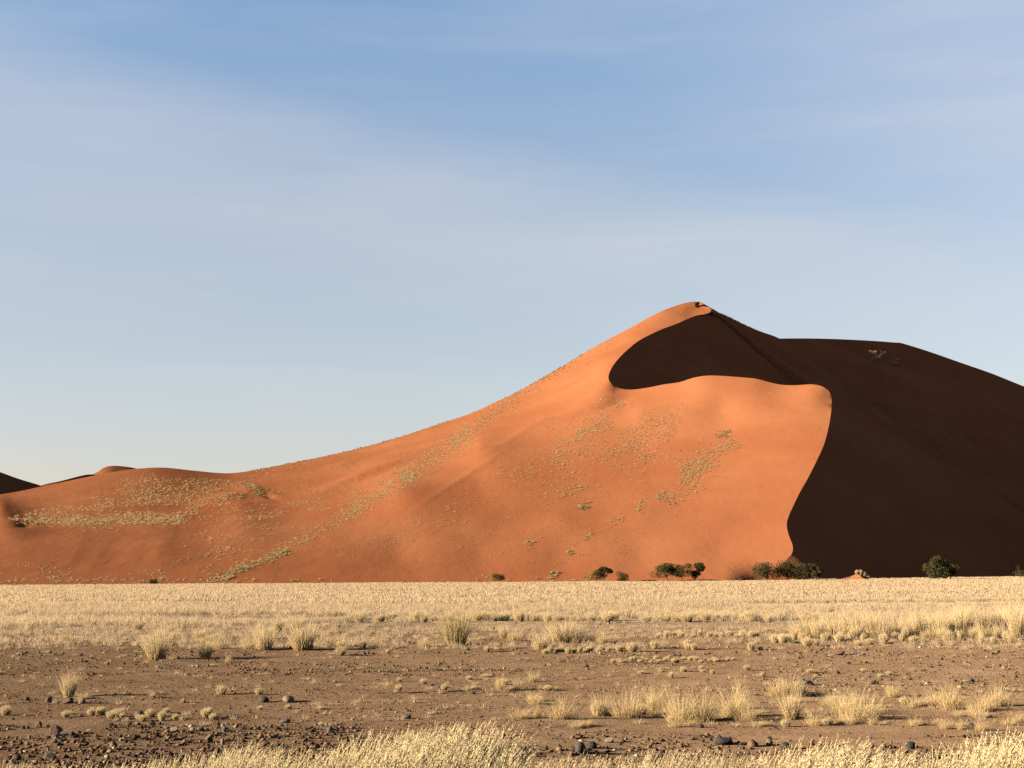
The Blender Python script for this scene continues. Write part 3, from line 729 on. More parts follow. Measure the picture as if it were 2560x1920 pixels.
def feathery(px, top, Y, w, label):
    x = (px - 1280) / FPX * Y; z0 = float(gz(np.array(x), np.array(Y))); d = at(px, top, Y)[2] - z0
    st, hd = random.choice(FE)
    o = obj('feathery_grass', st); o.location = (x, Y, z0)
    o.scale = (w, w, d * 1.0); o.rotation_euler = (0, 0, U(-.5, .5))
    c = obj('seed_heads', hd, None, o); c['kind'] = 'stuff'
    tag(o, label, 'grass clump', 'feathery grass clumps along the bottom')
L_TALL = 'tall feathery clump in the thick stand left of centre along the bottom'
L_LOW = 'short feathery clump at the bottom left among dark gravel'
L_MID = 'short sparse feathery clump at the bottom between the two tall stands'
L_RT = 'feathery clump in the stand at the bottom, right of centre'
L_FAR = 'feathery clump in the bottom right corner'
for px, top, Y, w, lab in [
  (870, 1845, 14.0, 1.0, L_TALL), (930, 1826, 14.2, 1.1, L_TALL), (985, 1822, 13.8, 1.0, L_TALL), (1040, 1815, 14.4, 1.1, L_TALL), (1095, 1806, 14.0, 1.0, L_TALL), (1150, 1800, 14.3, 1.1, L_TALL), (1195, 1815, 13.9, 1.0, L_TALL), (1235, 1842, 14.3, .9, L_TALL),
  (1010, 1850, 13.2, 1.1, L_TALL), (1110, 1845, 13.1, 1.1, L_TALL), (900, 1870, 13.1, 1.1, L_TALL), (1200, 1868, 13.0, 1.1, L_TALL),
  (600, 1852, 14.2, .9, L_LOW), (560, 1868, 13.6, .9, L_LOW), (660, 1872, 13.6, 1.0, L_LOW), (720, 1880, 13.2, 1.0, L_LOW), (790, 1868, 13.5, 1.0, L_LOW), (500, 1885, 13.2, .9, L_LOW), (430, 1888, 13.1, .8, L_LOW), (360, 1902, 12.9, .8, L_LOW), (280, 1905, 12.9, .8, L_LOW), (200, 1908, 12.8, .8, L_LOW), (30, 1902, 12.9, .6, L_LOW), (110, 1908, 12.8, .6, L_LOW),
  (1290, 1890, 13.2, .9, L_MID), (1350, 1898, 13.0, .9, L_MID), (1420, 1885, 13.1, .8, L_MID), (1490, 1890, 13.0, .8, L_MID), (1560, 1888, 13.0, .8, L_MID), (1620, 1868, 13.4, .7, L_MID), (1690, 1872, 13.3, .8, L_MID), (1745, 1880, 13.1, .7, L_MID), (1830, 1880, 13.2, .9, L_MID),
  (1930, 1868, 13.6, .9, L_RT), (1985, 1855, 13.9, 1.0, L_RT), (2035, 1842, 14.0, 1.0, L_RT), (2090, 1850, 13.8, 1.0, L_RT), (2140, 1868, 13.6, 1.0, L_RT), (2010, 1880, 13.0, 1.1, L_RT), (2110, 1886, 12.9, 1.1, L_RT), (2210, 1890, 13.0, .8, L_RT),
  (2300, 1880, 13.2, .8, L_FAR), (2360, 1856, 13.8, .9, L_FAR), (2420, 1838, 14.2, .9, L_FAR), (2475, 1825, 14.4, 1.0, L_FAR), (2530, 1815, 14.3, 1.0, L_FAR), (2580, 1818, 14.1, 1.0, L_FAR), (2440, 1870, 13.2, 1.1, L_FAR), (2540, 1862, 13.1, 1.1, L_FAR)]:
    feathery(px, top, Y, w, lab)

# ------------------------------------------------------------------ stones
def rock_material(name, a, b):
    m, t, out = material(name)
    p = t.nodes.new('ShaderNodeTexCoord').outputs['Object']
    n = noisen(t, p, 3.0, 6, .65)
    oi = t.nodes.new('ShaderNodeObjectInfo')
    c = mixc(t, ramp(t, n, [(.35, 0.0), (.7, 1.0)]), a, b)
    c = mixc(t, mathn(t, 'MULTIPLY', oi.outputs['Random'], .4), c, (.070, .044, .027))
    bs = t.nodes.new('ShaderNodeBsdfPrincipled'); t.links.new(c, bs.inputs['Base Color'])
    bs.inputs['Roughness'].default_value = .65; bs.inputs['Specular IOR Level'].default_value = .06
    t.links.new(bump(t, noisen(t, p, 9.0, 5, .7), .5, .05), bs.inputs['Normal']); t.links.new(bs.outputs[0], out.inputs[0])
    return m
MR = {'dark': rock_material('dark_stone', (0.0141, 0.0132, 0.0132), (0.0299, 0.0273, 0.0255)), 'blue': rock_material('bluish_stone', (0.0317, 0.0308, 0.0308), (0.0528, 0.0502, 0.0475)),
      'brown': rock_material('brown_stone', (0.0660, 0.0370, 0.0229), (0.0968, 0.0581, 0.0352)), 'tan': rock_material('tan_stone', (0.0924, 0.0642, 0.0422), (0.1320, 0.0950, 0.0634)), 'red': rock_material('reddish_stone', (0.0616, 0.0264, 0.0176), (0.0880, 0.0396, 0.0264))}
import bmesh
def rock_mesh(mat, seed, ang):
    bm = bmesh.new(); bmesh.ops.create_icosphere(bm, subdivisions=3, radius=.5)
    off = Vector((seed * 3.1, seed * 1.7, 0))
    for v in bm.verts:
        d = mnoise.noise(v.co * 1.6 + off) * .26 + mnoise.noise(v.co * 4 + off) * .07
        v.co *= 1 + d * (1.5 if ang else .8)
    if ang:                                              # broken faces
        r = random.Random(seed)
        for _ in range(7):
            n = Vector((r.gauss(0, 1), r.gauss(0, 1), r.gauss(0, .8))).normalized(); dd = r.uniform(.26, .4)
            for v in bm.verts:
                e = v.co.dot(n) - dd
                if e > 0: v.co -= n * e
    me = bpy.data.meshes.new('stone'); bm.to_mesh(me); bm.free()
    me.polygons.foreach_set('use_smooth', np.full(len(me.polygons), not ang)); me.materials.append(MR[mat]); return me
ROCKS = {(m, a): [rock_mesh(m, i + 5 * len(m) + 50 * a, a) for i in range(3)] for m in MR for a in (0, 1)}
def stone(px, py, w, h, mat, ang, label, group=None):
    p = gpt(px, py); k = p[1] / FPX
    o = obj('stone', random.choice(ROCKS[(mat, ang)])); W, H = w * k, h * k
    o.scale = (W, W * U(.75, 1.0), H * 1.25); o.location = p + np.array([0, W * .4, H * .42]); o.rotation_euler = (U(-.15, .15), U(-.15, .15), U(0, 6.28) if w < 1.4 * h else U(-.3, .3))
    tag(o, label, 'stone', group)
for a in [
 (720, 1758, 29, 17, 'tan', 0, 'smooth pinkish grey boulder lying on bare brown soil at left'),
 (657, 1757, 25, 14, 'dark', 0, 'dark bluish rounded stone left of the pinkish boulder'),
 (64, 1752, 14, 10, 'dark', 0, 'small dark round stone alone near the left edge'),
 (120, 1758, 18, 15, 'tan', 1, 'pale whitish stone at the left of a mixed stone pile'),
 (137, 1760, 14, 8, 'tan', 1, 'flat pale stone inside the mixed stone pile'),
 (162, 1762, 34, 9, 'brown', 1, 'long flat brown stone in the mixed stone pile'),
 (176, 1758, 17, 14, 'dark', 1, 'blackest stone of the mixed stone pile'),
 (200, 1760, 22, 14, 'tan', 1, 'tan rough stone at the right end of the mixed pile'),
 (457, 1760, 17, 14, 'red', 1, 'dark red angular stone on open soil'),
 (346, 1788, 24, 10, 'blue', 0, 'flat blue grey stone behind ball-shaped tufts'),
 (712, 1808, 26, 10, 'blue', 0, 'flat oval blue grey stone on smooth soil'),
 (802, 1814, 16, 10, 'tan', 1, 'small brownish stone left of a grey egg stone'),
 (824, 1832, 18, 15, 'blue', 0, 'grey egg-shaped stone tilted on the soil'),
 (597, 1815, 13, 7, 'dark', 0, 'small dark pebble left of the blue grey oval stone'),
 (1017, 1797, 20, 10, 'blue', 0, 'blue grey half-buried stone in the empty middle soil'),
 (899, 1774, 18, 8, 'tan', 1, 'flat whitish stone on the middle soil'),
 (960, 1776, 14, 8, 'tan', 1, 'rough tan lump right of a flat whitish stone'),
 (1078, 1716, 14, 6, 'blue', 0, 'left one of two flat dark stones lying close together'),
 (1100, 1721, 17, 7, 'dark', 0, 'right one of two flat dark stones lying close together'),
 (1183, 1736, 14, 5, 'dark', 1, 'small black flake stone below the wisp line'),
 (1452, 1886, 30, 27, 'dark', 0, 'largest black boulder with bluish face behind the bottom grass'),
 (1480, 1872, 26, 17, 'dark', 0, 'black stone behind the largest black boulder'),
 (1434, 1880, 14, 16, 'dark', 1, 'small black stone squeezed left of the largest boulder'),
 (1273, 1876, 27, 16, 'brown', 0, 'rounded brown stone with light top by the tall feathery stand'),
 (1308, 1885, 38, 15, 'brown', 1, 'tan slab stone right of the rounded brown stone'),
 (1252, 1846, 18, 14, 'dark', 1, 'black angular stone above the rounded brown stone'),
 (1525, 1858, 24, 14, 'tan', 1, 'tan lump stone in the gravel right of the black boulder'),
 (1655, 1890, 22, 15, 'dark', 0, 'black oval stone between sparse feathery stalks'),
 (1812, 1864, 48, 17, 'dark', 0, 'long flat black stone on gravel'),
 (1965, 1874, 26, 16, 'dark', 0, 'blackish stone behind the right hand feathery stand'),
 (1883, 1868, 30, 17, 'brown', 1, 'brown stone between two black stones on gravel'),
 (1925, 1864, 20, 15, 'brown', 1, 'small round brown stone at the right of a bigger brown stone'),
 (2283, 1874, 30, 20, 'dark', 1, 'black angular rock with a grey top, right gravel'),
 (2210, 1872, 18, 13, 'brown', 0, 'dark brown round stone left of the black angular rock'),
 (2328, 1896, 26, 12, 'blue', 0, 'grey rock half hidden by the bottom right grass'),
 (2430, 1823, 19, 14, 'dark', 1, 'black cube-like stone beside a hazy tussock'),
 (1753, 1820, 15, 10, 'dark', 0, 'small blue black stone below the largest tussock clump'),
 (2534, 1804, 12, 12, 'dark', 1, 'dark stone near the right edge by a golden tuft'),
 (2138, 1634, 14, 11, 'blue', 1, 'blue grey stone on gravel below the right hand grass'),
 (2102, 1638, 34, 10, 'brown', 1, 'low brown earth lump left of the blue grey stone'),
 (2406, 1742, 26, 9, 'dark', 1, 'dark stone under the rounded right tussock'),
 (2020, 1712, 30, 11, 'blue', 1, 'grey stones beside the set-back bristly tussock'),
 (1897, 1745, 24, 9, 'dark', 1, 'dark flat stone left of the set-back bristly tussock'),
 (1467, 1668, 10, 7, 'dark', 1, 'tiny black stone on top of a pinkish one'),
 (1467, 1676, 10, 7, 'tan', 1, 'tiny pinkish stone under a black one'),
 (2190, 1712, 22, 11, 'dark', 1, 'black stone behind the wide double tussock'),
 (2430, 1705, 18, 9, 'blue', 1, 'bluish stone above the hazy tussocks'),
 (135, 1838, 20, 14, 'dark', 1, 'black rock at the upper edge of the left gravel patch'),
 (135, 1846, 18, 9, 'blue', 0, 'light blue stone under a black rock in the left gravel'),
 (130, 1838, 10, 8, 'tan', 1, 'small tan stone leaning on a black rock'),
 (132, 1842, 40, 26, 'brown', 1, 'biggest brown angular rock in the left gravel patch'),
 (180, 1844, 20, 15, 'dark', 1, 'bluish black rock right of the biggest brown one'),
 (94, 1820, 18, 14, 'brown', 1, 'brown broken rock at the top of the left gravel'),
 (120, 1898, 32, 18, 'dark', 1, 'low black rock deep in the bottom left gravel'),
 (38, 1902, 22, 14, 'dark', 0, 'rounded black stone in the bottom left corner'),
 (435, 1830, 20, 13, 'tan', 1, 'tan blocky rock in the gravel right of centre left'),
 (378, 1812, 18, 11, 'dark', 1, 'dark wedge rock at the edge of the gravel'),
 (562, 1830, 18, 15, 'blue', 1, 'blue grey angular rock at the right of the gravel'),
 (522, 1856, 22, 18, 'brown', 1, 'brown pointed rock low in the gravel'),
 (555, 1862, 12, 15, 'tan', 0, 'pale pink pebble standing near the feathery grass'),
 (280, 1868, 22, 14, 'brown', 1, 'rust brown rock in the middle of the left gravel')]:
    stone(*a)
for i in range(46):
    stone(U(0, 860), U(1815, 1915), U(6, 15), U(4, 9), random.choice(['dark', 'dark', 'red', 'brown', 'brown', 'tan']), 1, 'fist-sized angular stone among the dark gravel at the bottom left', 'stones of the left gravel patch')
for i in range(40):
    stone(U(1230, 2420), U(1840, 1905), U(6, 15), U(4, 9), random.choice(['dark', 'red', 'brown', 'brown', 'tan']), 1, 'fist-sized stone among the gravel behind the bottom right grass', 'stones of the right gravel patch')
for i in range(34):
    stone(U(0, 620), U(1630, 1682), U(5, 12), U(3, 7), random.choice(['dark', 'dark', 'blue', 'brown']), 1, 'small dark stone in the thin stone lines on the left soil', 'stones of the left stone lines')
for i in range(26):
    stone(U(2000, 2560), U(1632, 1720), U(5, 12), U(3, 7), random.choice(['dark', 'blue', 'dark']), 1, 'small dark stone on the gravel between right grass and tussock band', 'stones behind the tussock band')

def gravel():
    P, S, T = [], [], []
    def add(n, x0, x1, y0, y1, s0, s1, pw=2.5):
        p = gpt(rng.uniform(x0, x1, n), rng.uniform(y0, y1, n)); P.append(p); S.append(s0 + (s1 - s0) * rng.uniform(0, 1, n) ** pw)
    add(8000, -80, 900, 1812, 1960, .006, .050, 5)
    add(6000, 1200, 2640, 1838, 1960, .006, .050, 5)
    add(1800, 850, 1250, 1842, 1960, .008, .05, 4)
    add(1300, -100, 640, 1628, 1690, .012, .05, 4); add(1500, 600, 1300, 1655, 1690, .012, .045, 4); add(800, 1300, 1700, 1640, 1665, .012, .04, 4)
    add(1600, 1900, 2650, 1628, 1730, .010, .05, 4)
    add(2600, -100, 2660, 1555, 1640, .02, .07); add(15000, -100, 2660, 1620, 1840, .007, .030, 3)
    P, S = np.concatenate(P), np.concatenate(S); n = len(P)
    keep = fbm(P[:, 0] / 1.5, P[:, 1] / 1.2, 77, 3) > -.28; P, S = P[keep], S[keep]; n = len(P)
    dirs = np.array([[1, 0, 0], [0, 1, 0], [-1, 0, 0], [0, -1, 0], [0, 0, 1], [0, 0, -1]], float)
    fc = np.array([[0, 1, 4], [1, 2, 4], [2, 3, 4], [3, 0, 4], [1, 0, 5], [2, 1, 5], [3, 2, 5], [0, 3, 5]])
    v = dirs[None] * rng.uniform(.55, 1.25, (n, 6, 1)) + rng.normal(0, .22, (n, 6, 3))
    v[..., 2] *= rng.uniform(.35, .9, n)[:, None]; a = rng.uniform(0, 6.28, n); c, s = np.cos(a)[:, None], np.sin(a)[:, None]
    v = np.stack([v[..., 0] * c - v[..., 1] * s, v[..., 0] * s + v[..., 1] * c, v[..., 2]], -1) * S[:, None, None]
    v += P[:, None, :] + np.array([0, 0, .25]) * S[:, None, None]
    f = (np.arange(n) * 6)[:, None, None] + fc[None]
    m, t, out = material('gravel_stone')
    at_ = t.nodes.new('ShaderNodeAttribute'); at_.attribute_name = 'tone'
    diffuse(t, out, ramp(t, at_.outputs['Fac'], [(0.0, (0.0176, 0.0141, 0.0114)), (.3, (0.0396, 0.0273, 0.0176)), (.5, (0.0660, 0.0396, 0.0220)), (.8, (0.0968, 0.0598, 0.0326)), (.95, (0.1408, 0.0924, 0.0528)), (1.0, (0.2112, 0.1584, 0.1056))]), .6)
    tag(obj('gravel', new_mesh('gravel', v.reshape(-1, 3), f.reshape(-1, 3), {'tone': np.repeat(rng.uniform(0, 1, n), 6)}), m), 'dark and tan gravel strewn over the brown soil', 'gravel', kind='stuff')
gravel()

# ------------------------------------------------------------------ trees at the foot of the dune
def leaf_material():
    m, t, out = material('thorn_tree_leaf')
    a = t.nodes.new('ShaderNodeAttribute'); a.attribute_name = 'vary'
    oi = t.nodes.new('ShaderNodeObjectInfo')
    c = mixc(t, a.outputs['Fac'], (0.0158, 0.0176, 0.0062), (0.0493, 0.0440, 0.0150))
    c = mixc(t, mathn(t, 'MULTIPLY', oi.outputs['Random'], .3), c, (0.0484, 0.0422, 0.0194))
    d = diffuse(t, None, c, .5); tr = t.nodes.new('ShaderNodeBsdfTranslucent'); t.links.new(c, tr.inputs[0])
    mx = t.nodes.new('ShaderNodeMixShader'); mx.inputs[0].default_value = .2
    t.links.new(d.outputs[0], mx.inputs[1]); t.links.new(tr.outputs[0], mx.inputs[2]); t.links.new(mx.outputs[0], out.inputs[0])
    return m
M_LEAF = leaf_material()
def bark():
    m, t, out = material('thorn_tree_bark'); n = noisen(t, t.nodes.new('ShaderNodeTexCoord').outputs['Object'], 12, 4)
    diffuse(t, out, mixc(t, n, (.035, .024, .016), (.075, .055, .038)), .7); return m
M_BARK = bark()
def tube(pts, radii, sides=7):
    P = np.array(pts, float); v, q = [], []
    for i, p in enumerate(P):
        d = unit(P[min(i + 1, len(P) - 1)] - P[max(i - 1, 0)]); a = unit(np.cross(d, [.3, 1, .1])); b = np.cross(d, a)
        for k in range(sides):
            an = 2 * math.pi * k / sides; v.append(p + radii[i] * (a * math.cos(an) + b * math.sin(an)))
    for i in range(len(P) - 1):
        for k in range(sides): q.append((i * sides + k, i * sides + (k + 1) % sides, (i + 1) * sides + (k + 1) % sides, (i + 1) * sides + k))
    return np.array(v), np.array(q)
def tree(px, top, wpx, Y, shape, label, name='thorn_tree', cat='tree', group=None, leaves=3000, bare=.22, dens=1.0):
    Y = Y + 6; x = (px - 1280) / FPX * Y; z0 = max(0.0, surf(x, Y) - .05); H = at(px, top, Y)[2] - z0; W = 1.12 * wpx * Y / FPX
    r = random.Random(int(px)); o = bpy.data.objects.new(name, None); C.objects.link(o); o.location = (x, Y, z0); tag(o, label, cat, group)
    # clumps of foliage
    cl = []
    nc = {'umbrella': 11, 'round': 16, 'bush': 9, 'open': 13}[shape]
    for i in range(nc):
        a = r.uniform(0, 6.28); q = math.sqrt(r.uniform(0, 1)) * .78
        if shape == 'umbrella': zz = r.uniform(.42, .88) - .16 * q * q
        elif shape == 'bush': zz = r.uniform(.22, .78) * (1 - .35 * q * q)
        elif shape == 'open': zz = r.uniform(.3, .9) - .1 * q
        else: zz = .14 + .70 * r.uniform(0, 1) ** .8 * (1 - .3 * q * q)
        cl.append((np.array([math.cos(a) * q * W / 2, math.sin(a) * q * W / 2, zz * H]), r.uniform(.15, .25) * W * (.75 if shape == 'open' else 1)))
    V, Q, n0 = [], [], 0
    def add(pts, rad):
        nonlocal n0
        v, q = tube(pts, rad); V.append(v); Q.append(q + n0); n0 += len(v)
    fork = np.array([r.uniform(-.05, .05) * W, 0, H * (bare if shape in ('umbrella', 'open') else .16)])
    add([(0, 0, -.15), fork * .5 + np.array([.03 * W, 0, 0]), fork], [.045 * H * .8, .035 * H * .8, .03 * H * .8])
    for c, cr_ in cl:
        m = (fork + c) / 2 + np.array([r.uniform(-.06, .06) * W, r.uniform(-.06, .06) * W, r.uniform(-.05, .03) * H])
        add([fork, m, c], [.022 * H * .8, .014 * H * .8, .006 * H])
    obj('trunk', new_mesh('trunk', np.concatenate(V), np.concatenate(Q), smooth=True), M_BARK, o)
    n = int(leaves * dens); k = rng.integers(0, nc, n); ctr = np.array([c[0] for c in cl])[k]; rad = np.array([c[1] for c in cl])[k]
    d = unit(rng.normal(0, 1, (n, 3))) * (rad * rng.uniform(.25, 1, n) ** .5)[:, None]
    d[:, 2] *= .62 if shape == 'umbrella' else .85
    p = ctr + d; p[:, 2] = np.clip(p[:, 2], .04 * H, H * 1.0)
    s = rng.uniform(.022, .045, n)[:, None] * H * .9; u = unit(rng.normal(0, 1, (n, 3))); w = unit(np.cross(u, rng.normal(0, 1, (n, 3))))
    v = np.stack([p - u * s, p + w * s * .6, p + u * s, p - w * s * .6], 1).reshape(-1, 3)
    cv = rng.uniform(0, 1, nc)[k] * .5 + rng.uniform(0, .5, n)
    obj('crown', new_mesh('crown', v, np.arange(4 * n).reshape(-1, 4), {'vary': np.repeat(cv, 4)}), M_LEAF, o)
    return o
tree(390, 1443, 24, 262, 'bush', 'small dark round bush alone at the dune foot on the far left', 'thorn_bush', 'bush')
tree(368, 1449, 18, 262, 'open', 'tiny bare-looking twiggy bush beside the small dark round bush', 'thorn_bush', 'bush', dens=.18)
tree(1248, 1433, 38, 262, 'umbrella', 'low flat-topped thorn tree standing by itself at the middle of the dune foot')
tree(1486, 1423, 36, 263, 'round', 'greyish thorn tree leaning on the left of the umbrella tree', dens=.55)
tree(1506, 1413, 36, 265, 'umbrella', 'umbrella-shaped thorn tree with visible trunk and long shadow')
tree(1548, 1428, 38, 263, 'bush', 'grey green low bush right of the umbrella tree', 'thorn_bush', 'bush')
tree(1662, 1408, 72, 264, 'umbrella', 'widest thorn tree at the left of the group of three')
tree(1698, 1411, 66, 263, 'umbrella', 'middle thorn tree of the group of three with forked trunk')
tree(1728, 1404, 48, 265, 'open', 'tallest open-crowned thorn tree at the right of the group of three')
tree(1908, 1405, 62, 264, 'round', 'round bushy tree at the left of the dark clump below the crest')
tree(1962, 1402, 66, 266, 'round', 'large dark tree in the centre of the clump below the crest')
tree(1998, 1400, 50, 272, 'round', 'dark flat-topped tree at the back of the clump below the crest')
tree(2030, 1409, 34, 263, 'open', 'small greyish tree at the right end of the clump below the crest')
tree(2335, 1387, 66, 266, 'round', 'large lone round tree before the shaded dune face', leaves=3600)
tree(2362, 1398, 40, 270, 'round', 'dark smaller tree hidden behind the right of the lone round tree')
tree(2534, 1413, 32, 264, 'open', 'pale thin wispy bush before the shaded dune face near the right edge', 'thorn_bush', 'bush', dens=.12)
tree(2566, 1416, 30, 264, 'open', 'pale thin wispy bush cut by the right edge', 'thorn_bush', 'bush', dens=.2)

# small sand hummock with a grass crest right of the tree clump
def hummock():
    Y0 = 279; x0, x1 = (2062 - 1280) / FPX * Y0, (2168 - 1280) / FPX * Y0
    xs = np.linspace(x0 - 1, x1 + 1, 60); ys = np.linspace(Y0 - 5, Y0 + 7, 40); X, Y = np.meshgrid(xs, ys, indexing='ij')
    pk = (2133 - 1280) / FPX * Y0; hx = np.where(X < pk, np.clip((X - x0) / (pk - x0), 0, 1) ** 1.6 * .8 + .2 * np.clip((X - x0) / 1.5, 0, 1), np.clip((x1 - X) / (x1 - pk), 0, 1))
    Z = 1.35 * hx * np.exp(-((Y - Y0) / 4.0) ** 2) - .2 + .12 * fbm(X, Y, 3, 3)
    v = np.stack([X, Y, Z], -1).reshape(-1, 3); i = np.arange(59)[:, None] * 40 + np.arange(39)[None]
    structure(obj('sand_hummock', new_mesh('sand_hummock', v, np.stack([i, i + 1, i + 41, i + 40], -1).reshape(-1, 4), smooth=True), M_SAND))
    for k, (px, z, h) in enumerate([(2130, 1.3, 1.1), (2139, 1.1, 1.4), (2148, .8, 1.2), (2156, .5, .9)]):
        me = VAR['column'][k % 3]; o = obj('grass_cushion', me); o.location = ((px - 1280) / FPX * Y0, Y0 - .6, z - .25); o.scale = (.8, .8, h)
        tag(o, 'yellow green tuft on the crest of the small sand hummock below the shaded dune', 'grass tussock', 'tufts on the sand hummock')
hummock()

# ------------------------------------------------------------------ grass on the dune
SC = []                                                   # px, py, size m, green
def streak(x0, y0, x1, y1, w, n, s0=.5, s1=1.1, g=.3, gap=0.0):
    n = int(n * 2.3); s0 *= .38; s1 *= .78; w *= 1.5; g *= .7
    t = rng.uniform(0, 1, n)
    if gap: t = t[vnoise(t * gap, t * 0, int(x0 + y0)) > -.08]
    k = len(t); nx, ny = -(y1 - y0), (x1 - x0); L = math.hypot(nx, ny); d = rng.normal(0, w, k)
    SC.append(np.stack([x0 + (x1 - x0) * t + nx / L * d, y0 + (y1 - y0) * t + ny / L * d, rng.uniform(s0, s1, k), np.clip(rng.normal(g, .25, k), 0, 1)], -1))
def patch(poly, n, s0=.5, s1=1.0, g=.1, fx=40, fy=14, th=0.0):
    poly = np.array(poly, float); lo, hi = poly.min(0), poly.max(0); p = rng.uniform(lo, hi, (n * 3, 2)); p = p[inside(p, poly)]
    s0 *= .42; s1 *= .85; n = int(n * 1.35); a = p[:, 0] * .86 - p[:, 1] * .51; b = p[:, 0] * .51 + p[:, 1] * .86
    p = p[(fbm(a / 75, b / 8, int(lo.sum()), 3) if lo[0] > 700 else fbm(p[:, 0] / fx, p[:, 1] / fy, int(lo.sum()), 3)) > th][:n]; k = len(p)
    SC.append(np.concatenate([p, rng.uniform(s0, s1, (k, 1)), np.clip(rng.normal(g, .2, (k, 1)), 0, 1)], 1))
patch([(20, 1296), (170, 1255), (300, 1222), (390, 1196), (560, 1198), (640, 1208), (600, 1250), (500, 1300), (380, 1312), (150, 1312), (40, 1310)], 1900, .45, .85, .06, 60, 12, -.10)
streak(60, 1302, 460, 1300, 5, 420, .5, .9, .1); streak(160, 1312, 300, 1316, 5, 60, .5, .9, .3)
streak(240, 1275, 420, 1215, 10, 160, .5, .9, .05); streak(300, 1210, 390, 1195, 5, 60, .5, .9, .1)
patch([(300, 1310), (430, 1290), (640, 1262), (800, 1250), (900, 1225), (920, 1250), (800, 1280), (650, 1300), (480, 1312)], 950, .45, .8, .1, 50, 9, -.08)
patch([(640, 1225), (900, 1195), (1000, 1170), (980, 1215), (800, 1250), (660, 1265)], 160, .5, .9, .2, 40, 10, .02)
patch([(100, 1455), (300, 1440), (480, 1390), (640, 1345), (760, 1310), (800, 1330), (700, 1370), (560, 1420), (420, 1452)], 900, .42, .75, .12, 50, 14, -.05)
patch([(450, 1350), (560, 1310), (720, 1300), (700, 1330), (560, 1380), (470, 1385)], 200, .5, .85, .15, 40, 14, .0)
patch([(0, 1400), (180, 1420), (200, 1450), (0, 1456)], 110, .45, .7, .2, 40, 14, .0)
streak(0, 1452, 560, 1454, 3, 110, .4, .8, .15); streak(560, 1453, 1480, 1452, 3, 30, .6, 1.3, .3, 30); streak(1190, 1450, 1230, 1438, 3, 12, .5, .8, .2)
# the long grassy line where two slopes meet
streak(520, 1455, 720, 1375, 4, 210, .5, .9, .3); streak(700, 1385, 900, 1265, 5, 150, .5, .9, .2); streak(860, 1290, 1040, 1180, 8, 330, .5, 1.0, .12); streak(1000, 1200, 1180, 1080, 10, 420, .5, 1.0, .12)
streak(1130, 1110, 1290, 990, 7, 330, .5, 1.0, .35); streak(1270, 1005, 1420, 905, 7, 200, .5, 1.0, .35); streak(1380, 930, 1540, 850, 8, 120, .5, 1.0, .25)
streak(560, 1440, 620, 1412, 4, 40, .7, 1.1, .45); streak(690, 1390, 715, 1378, 3, 24, .7, 1.1, .5)
patch([(860, 1130), (1000, 1098), (1170, 1042), (1300, 985), (1480, 880), (1620, 805), (1500, 880), (1330, 985), (1150, 1090), (1000, 1170), (880, 1190)], 950, .45, .85, .25, 50, 16, -.06)
streak(620, 1176, 1000, 1092, 4, 130, .7, 1.2, .5); streak(1000, 1096, 1460, 886, 4, 120, .7, 1.2, .5); streak(620, 1190, 850, 1150, 8, 60, .6, 1.0, .3)
# streaks across the main face
for a in [(1440, 1090, 1530, 1055, 6, 130), (1380, 1122, 1450, 1095, 6, 50), (1540, 1095, 1680, 1040, 8, 110), (1580, 1120, 1690, 1070, 8, 110), (1500, 1150, 1600, 1110, 7, 60), (1700, 1185, 1790, 1140, 13, 190), (1690, 1195, 1760, 1165, 9, 80),
          (1790, 1128, 1845, 1106, 6, 70), (1660, 1255, 1750, 1205, 8, 70), (1405, 1240, 1465, 1212, 4, 40), (1590, 1270, 1610, 1258, 4, 22), (1640, 1245, 1660, 1235, 4, 24), (1460, 1345, 1480, 1335, 4, 22), (1525, 1310, 1560, 1290, 4, 16),
          (1380, 1165, 1520, 1100, 9, 90), (1250, 1200, 1420, 1120, 12, 80), (1340, 1230, 1560, 1130, 16, 90), (1420, 1085, 1520, 1030, 10, 40), (1560, 1190, 1680, 1130, 9, 60)]:
    streak(*a, .5, .95, .12)
for a in [(1790, 1095, 1825, 1078, 4, 42), (1445, 1272, 1475, 1258, 4, 20), (1600, 1150, 1640, 1135, 4, 20), (1540, 1020, 1560, 1010, 3, 12), (1310, 1360, 1330, 1350, 3, 8), (1420, 1385, 1428, 1378, 3, 14), (1455, 1452, 1480, 1440, 3, 12), (1370, 1445, 1400, 1430, 3, 14)]:
    streak(*a, .6, 1.1, .7)
patch([(1150, 1180), (1380, 1060), (1560, 1010), (1730, 1010), (1700, 1060), (1500, 1160), (1300, 1300), (1100, 1330), (900, 1400), (820, 1390)], 1300, .4, .72, .25, 40, 16, -.02)
patch([(1100, 1350), (1500, 1200), (1720, 1250), (1650, 1380), (1300, 1430), (1000, 1430)], 420, .35, .6, .35, 60, 20, .0)
streak(1340, 1070, 1560, 1000, 10, 40, .5, .9, .5); streak(1620, 1060, 1730, 1015, 8, 30, .4, .7, .5)
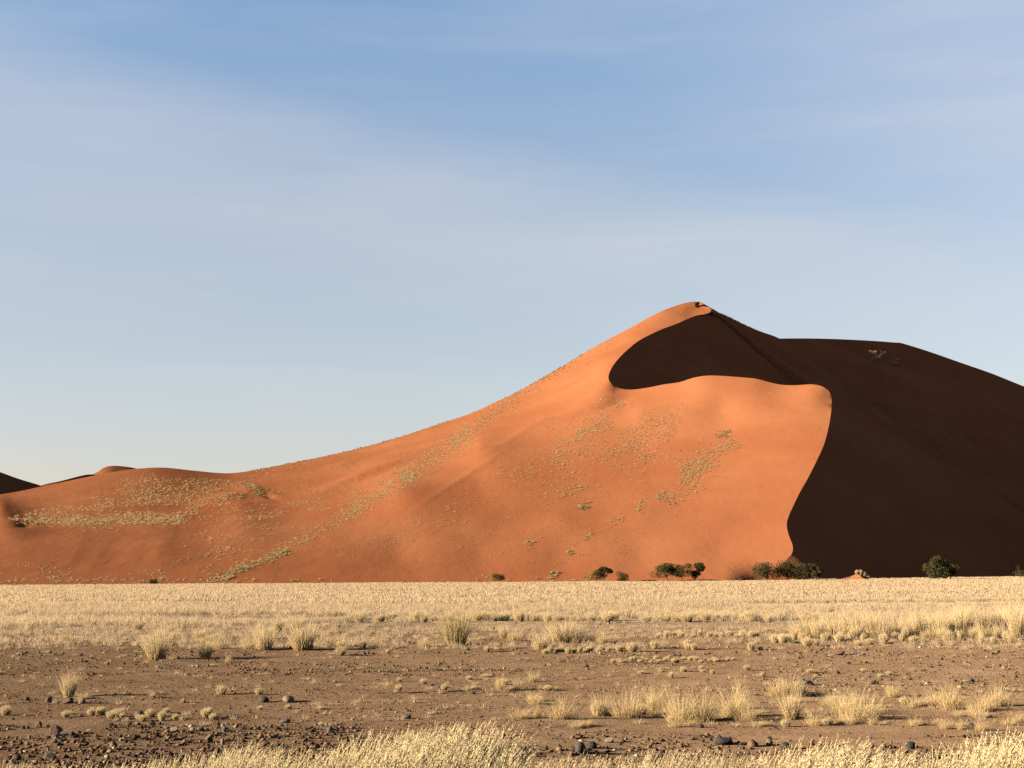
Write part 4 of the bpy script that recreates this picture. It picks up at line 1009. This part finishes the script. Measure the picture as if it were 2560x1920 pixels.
# shaded slopes
patch([(1640, 860), (1740, 830), (1820, 890), (1900, 915), (1750, 910), (1650, 900)], 130, .6, 1.1, .6, 50, 12, .05)
patch([(1900, 860), (2080, 960), (2200, 1020), (2560, 1150), (2560, 1235), (2400, 1170), (2200, 1050), (2080, 985)], 900, .6, 1.1, .5, 60, 16, -.02)
patch([(2170, 880), (2240, 882), (2250, 905), (2215, 925), (2190, 920)], 70, 2.6, 2.4, .1, 30, 12, -.1)
streak(1800, 785, 1850, 806, 2, 36, .8, 1.6, .6); streak(1855, 808, 1880, 820, 2, 16, .6, 1.2, .6)
streak(608, 1208, 660, 1236, 3, 26, 1.0, 1.6, .9)
def dune_grass():
    S = np.concatenate(SC); pos, keep = [], []
    for k, (px, py, s, g) in enumerate(S):
        h = None
        for dy in (0, 2, 4, 7):                          # at the skyline step down to the slope
            h = dune_hit(px, py + dy)
            if h: break
        if h and abs(h[0].y) < 1200: pos.append(h[0]); keep.append(k)
    pos = np.array(pos); S = S[keep]
    sc = S[:, 2] * (.6 + pos[:, 1] / 1100)
    order = np.argsort(-sc / pos[:, 1]); big = order[:150]; rest = order[150:]
    tag(obj('dune_grass', field_mesh('dune_grass', pos[rest], sc[rest] * .78, sc[rest] * .52, 16, sc[rest] * .22, 2, S[rest, 3], 1.0, True), M_DUNEGRASS), 'scattered straw and olive grass tufts growing on the dune slopes', 'grass', kind='stuff')
    bushes = [field_mesh('dune_bush', np.zeros((1, 3)), np.array([.8]), np.array([.55]), 46, np.array([.16]), 3, np.array([g]), 1.1, True) for g in (.0, .35, .6, .9)]
    for me in bushes: me.materials.append(M_DUNEGRASS)
    for i in big:
        o = obj('dune_bush', bushes[int(np.clip(S[i, 3] * 4, 0, 3))]); o.location = pos[i]; o.scale = (sc[i], sc[i], sc[i]); o.rotation_euler = (0, 0, U(0, 6.28))
        px, py = S[i, 0], S[i, 1]
        sky_y = np.interp(px, sk[:, 0], sk[:, 1])
        if px > 1780: lab, gr = 'dark bush on the shaded right side of the big dune', 'bushes on the shaded slope'
        elif py < sky_y + 14: lab, gr = 'olive bush on the skyline of the sunlit dune slope', 'bushes along the dune skyline'
        elif py > 1425: lab, gr = 'pale green bush at the very foot of the sunlit dune', 'bushes at the dune foot'
        elif px < 1000: lab, gr = 'olive or straw bush on the low left shoulder of the dune', 'bushes on the low left dune'
        else: lab, gr = 'olive or straw bush on the open sunlit face of the big dune', 'bushes on the sunlit dune face'
        tag(o, lab, 'bush', gr)
dune_grass()
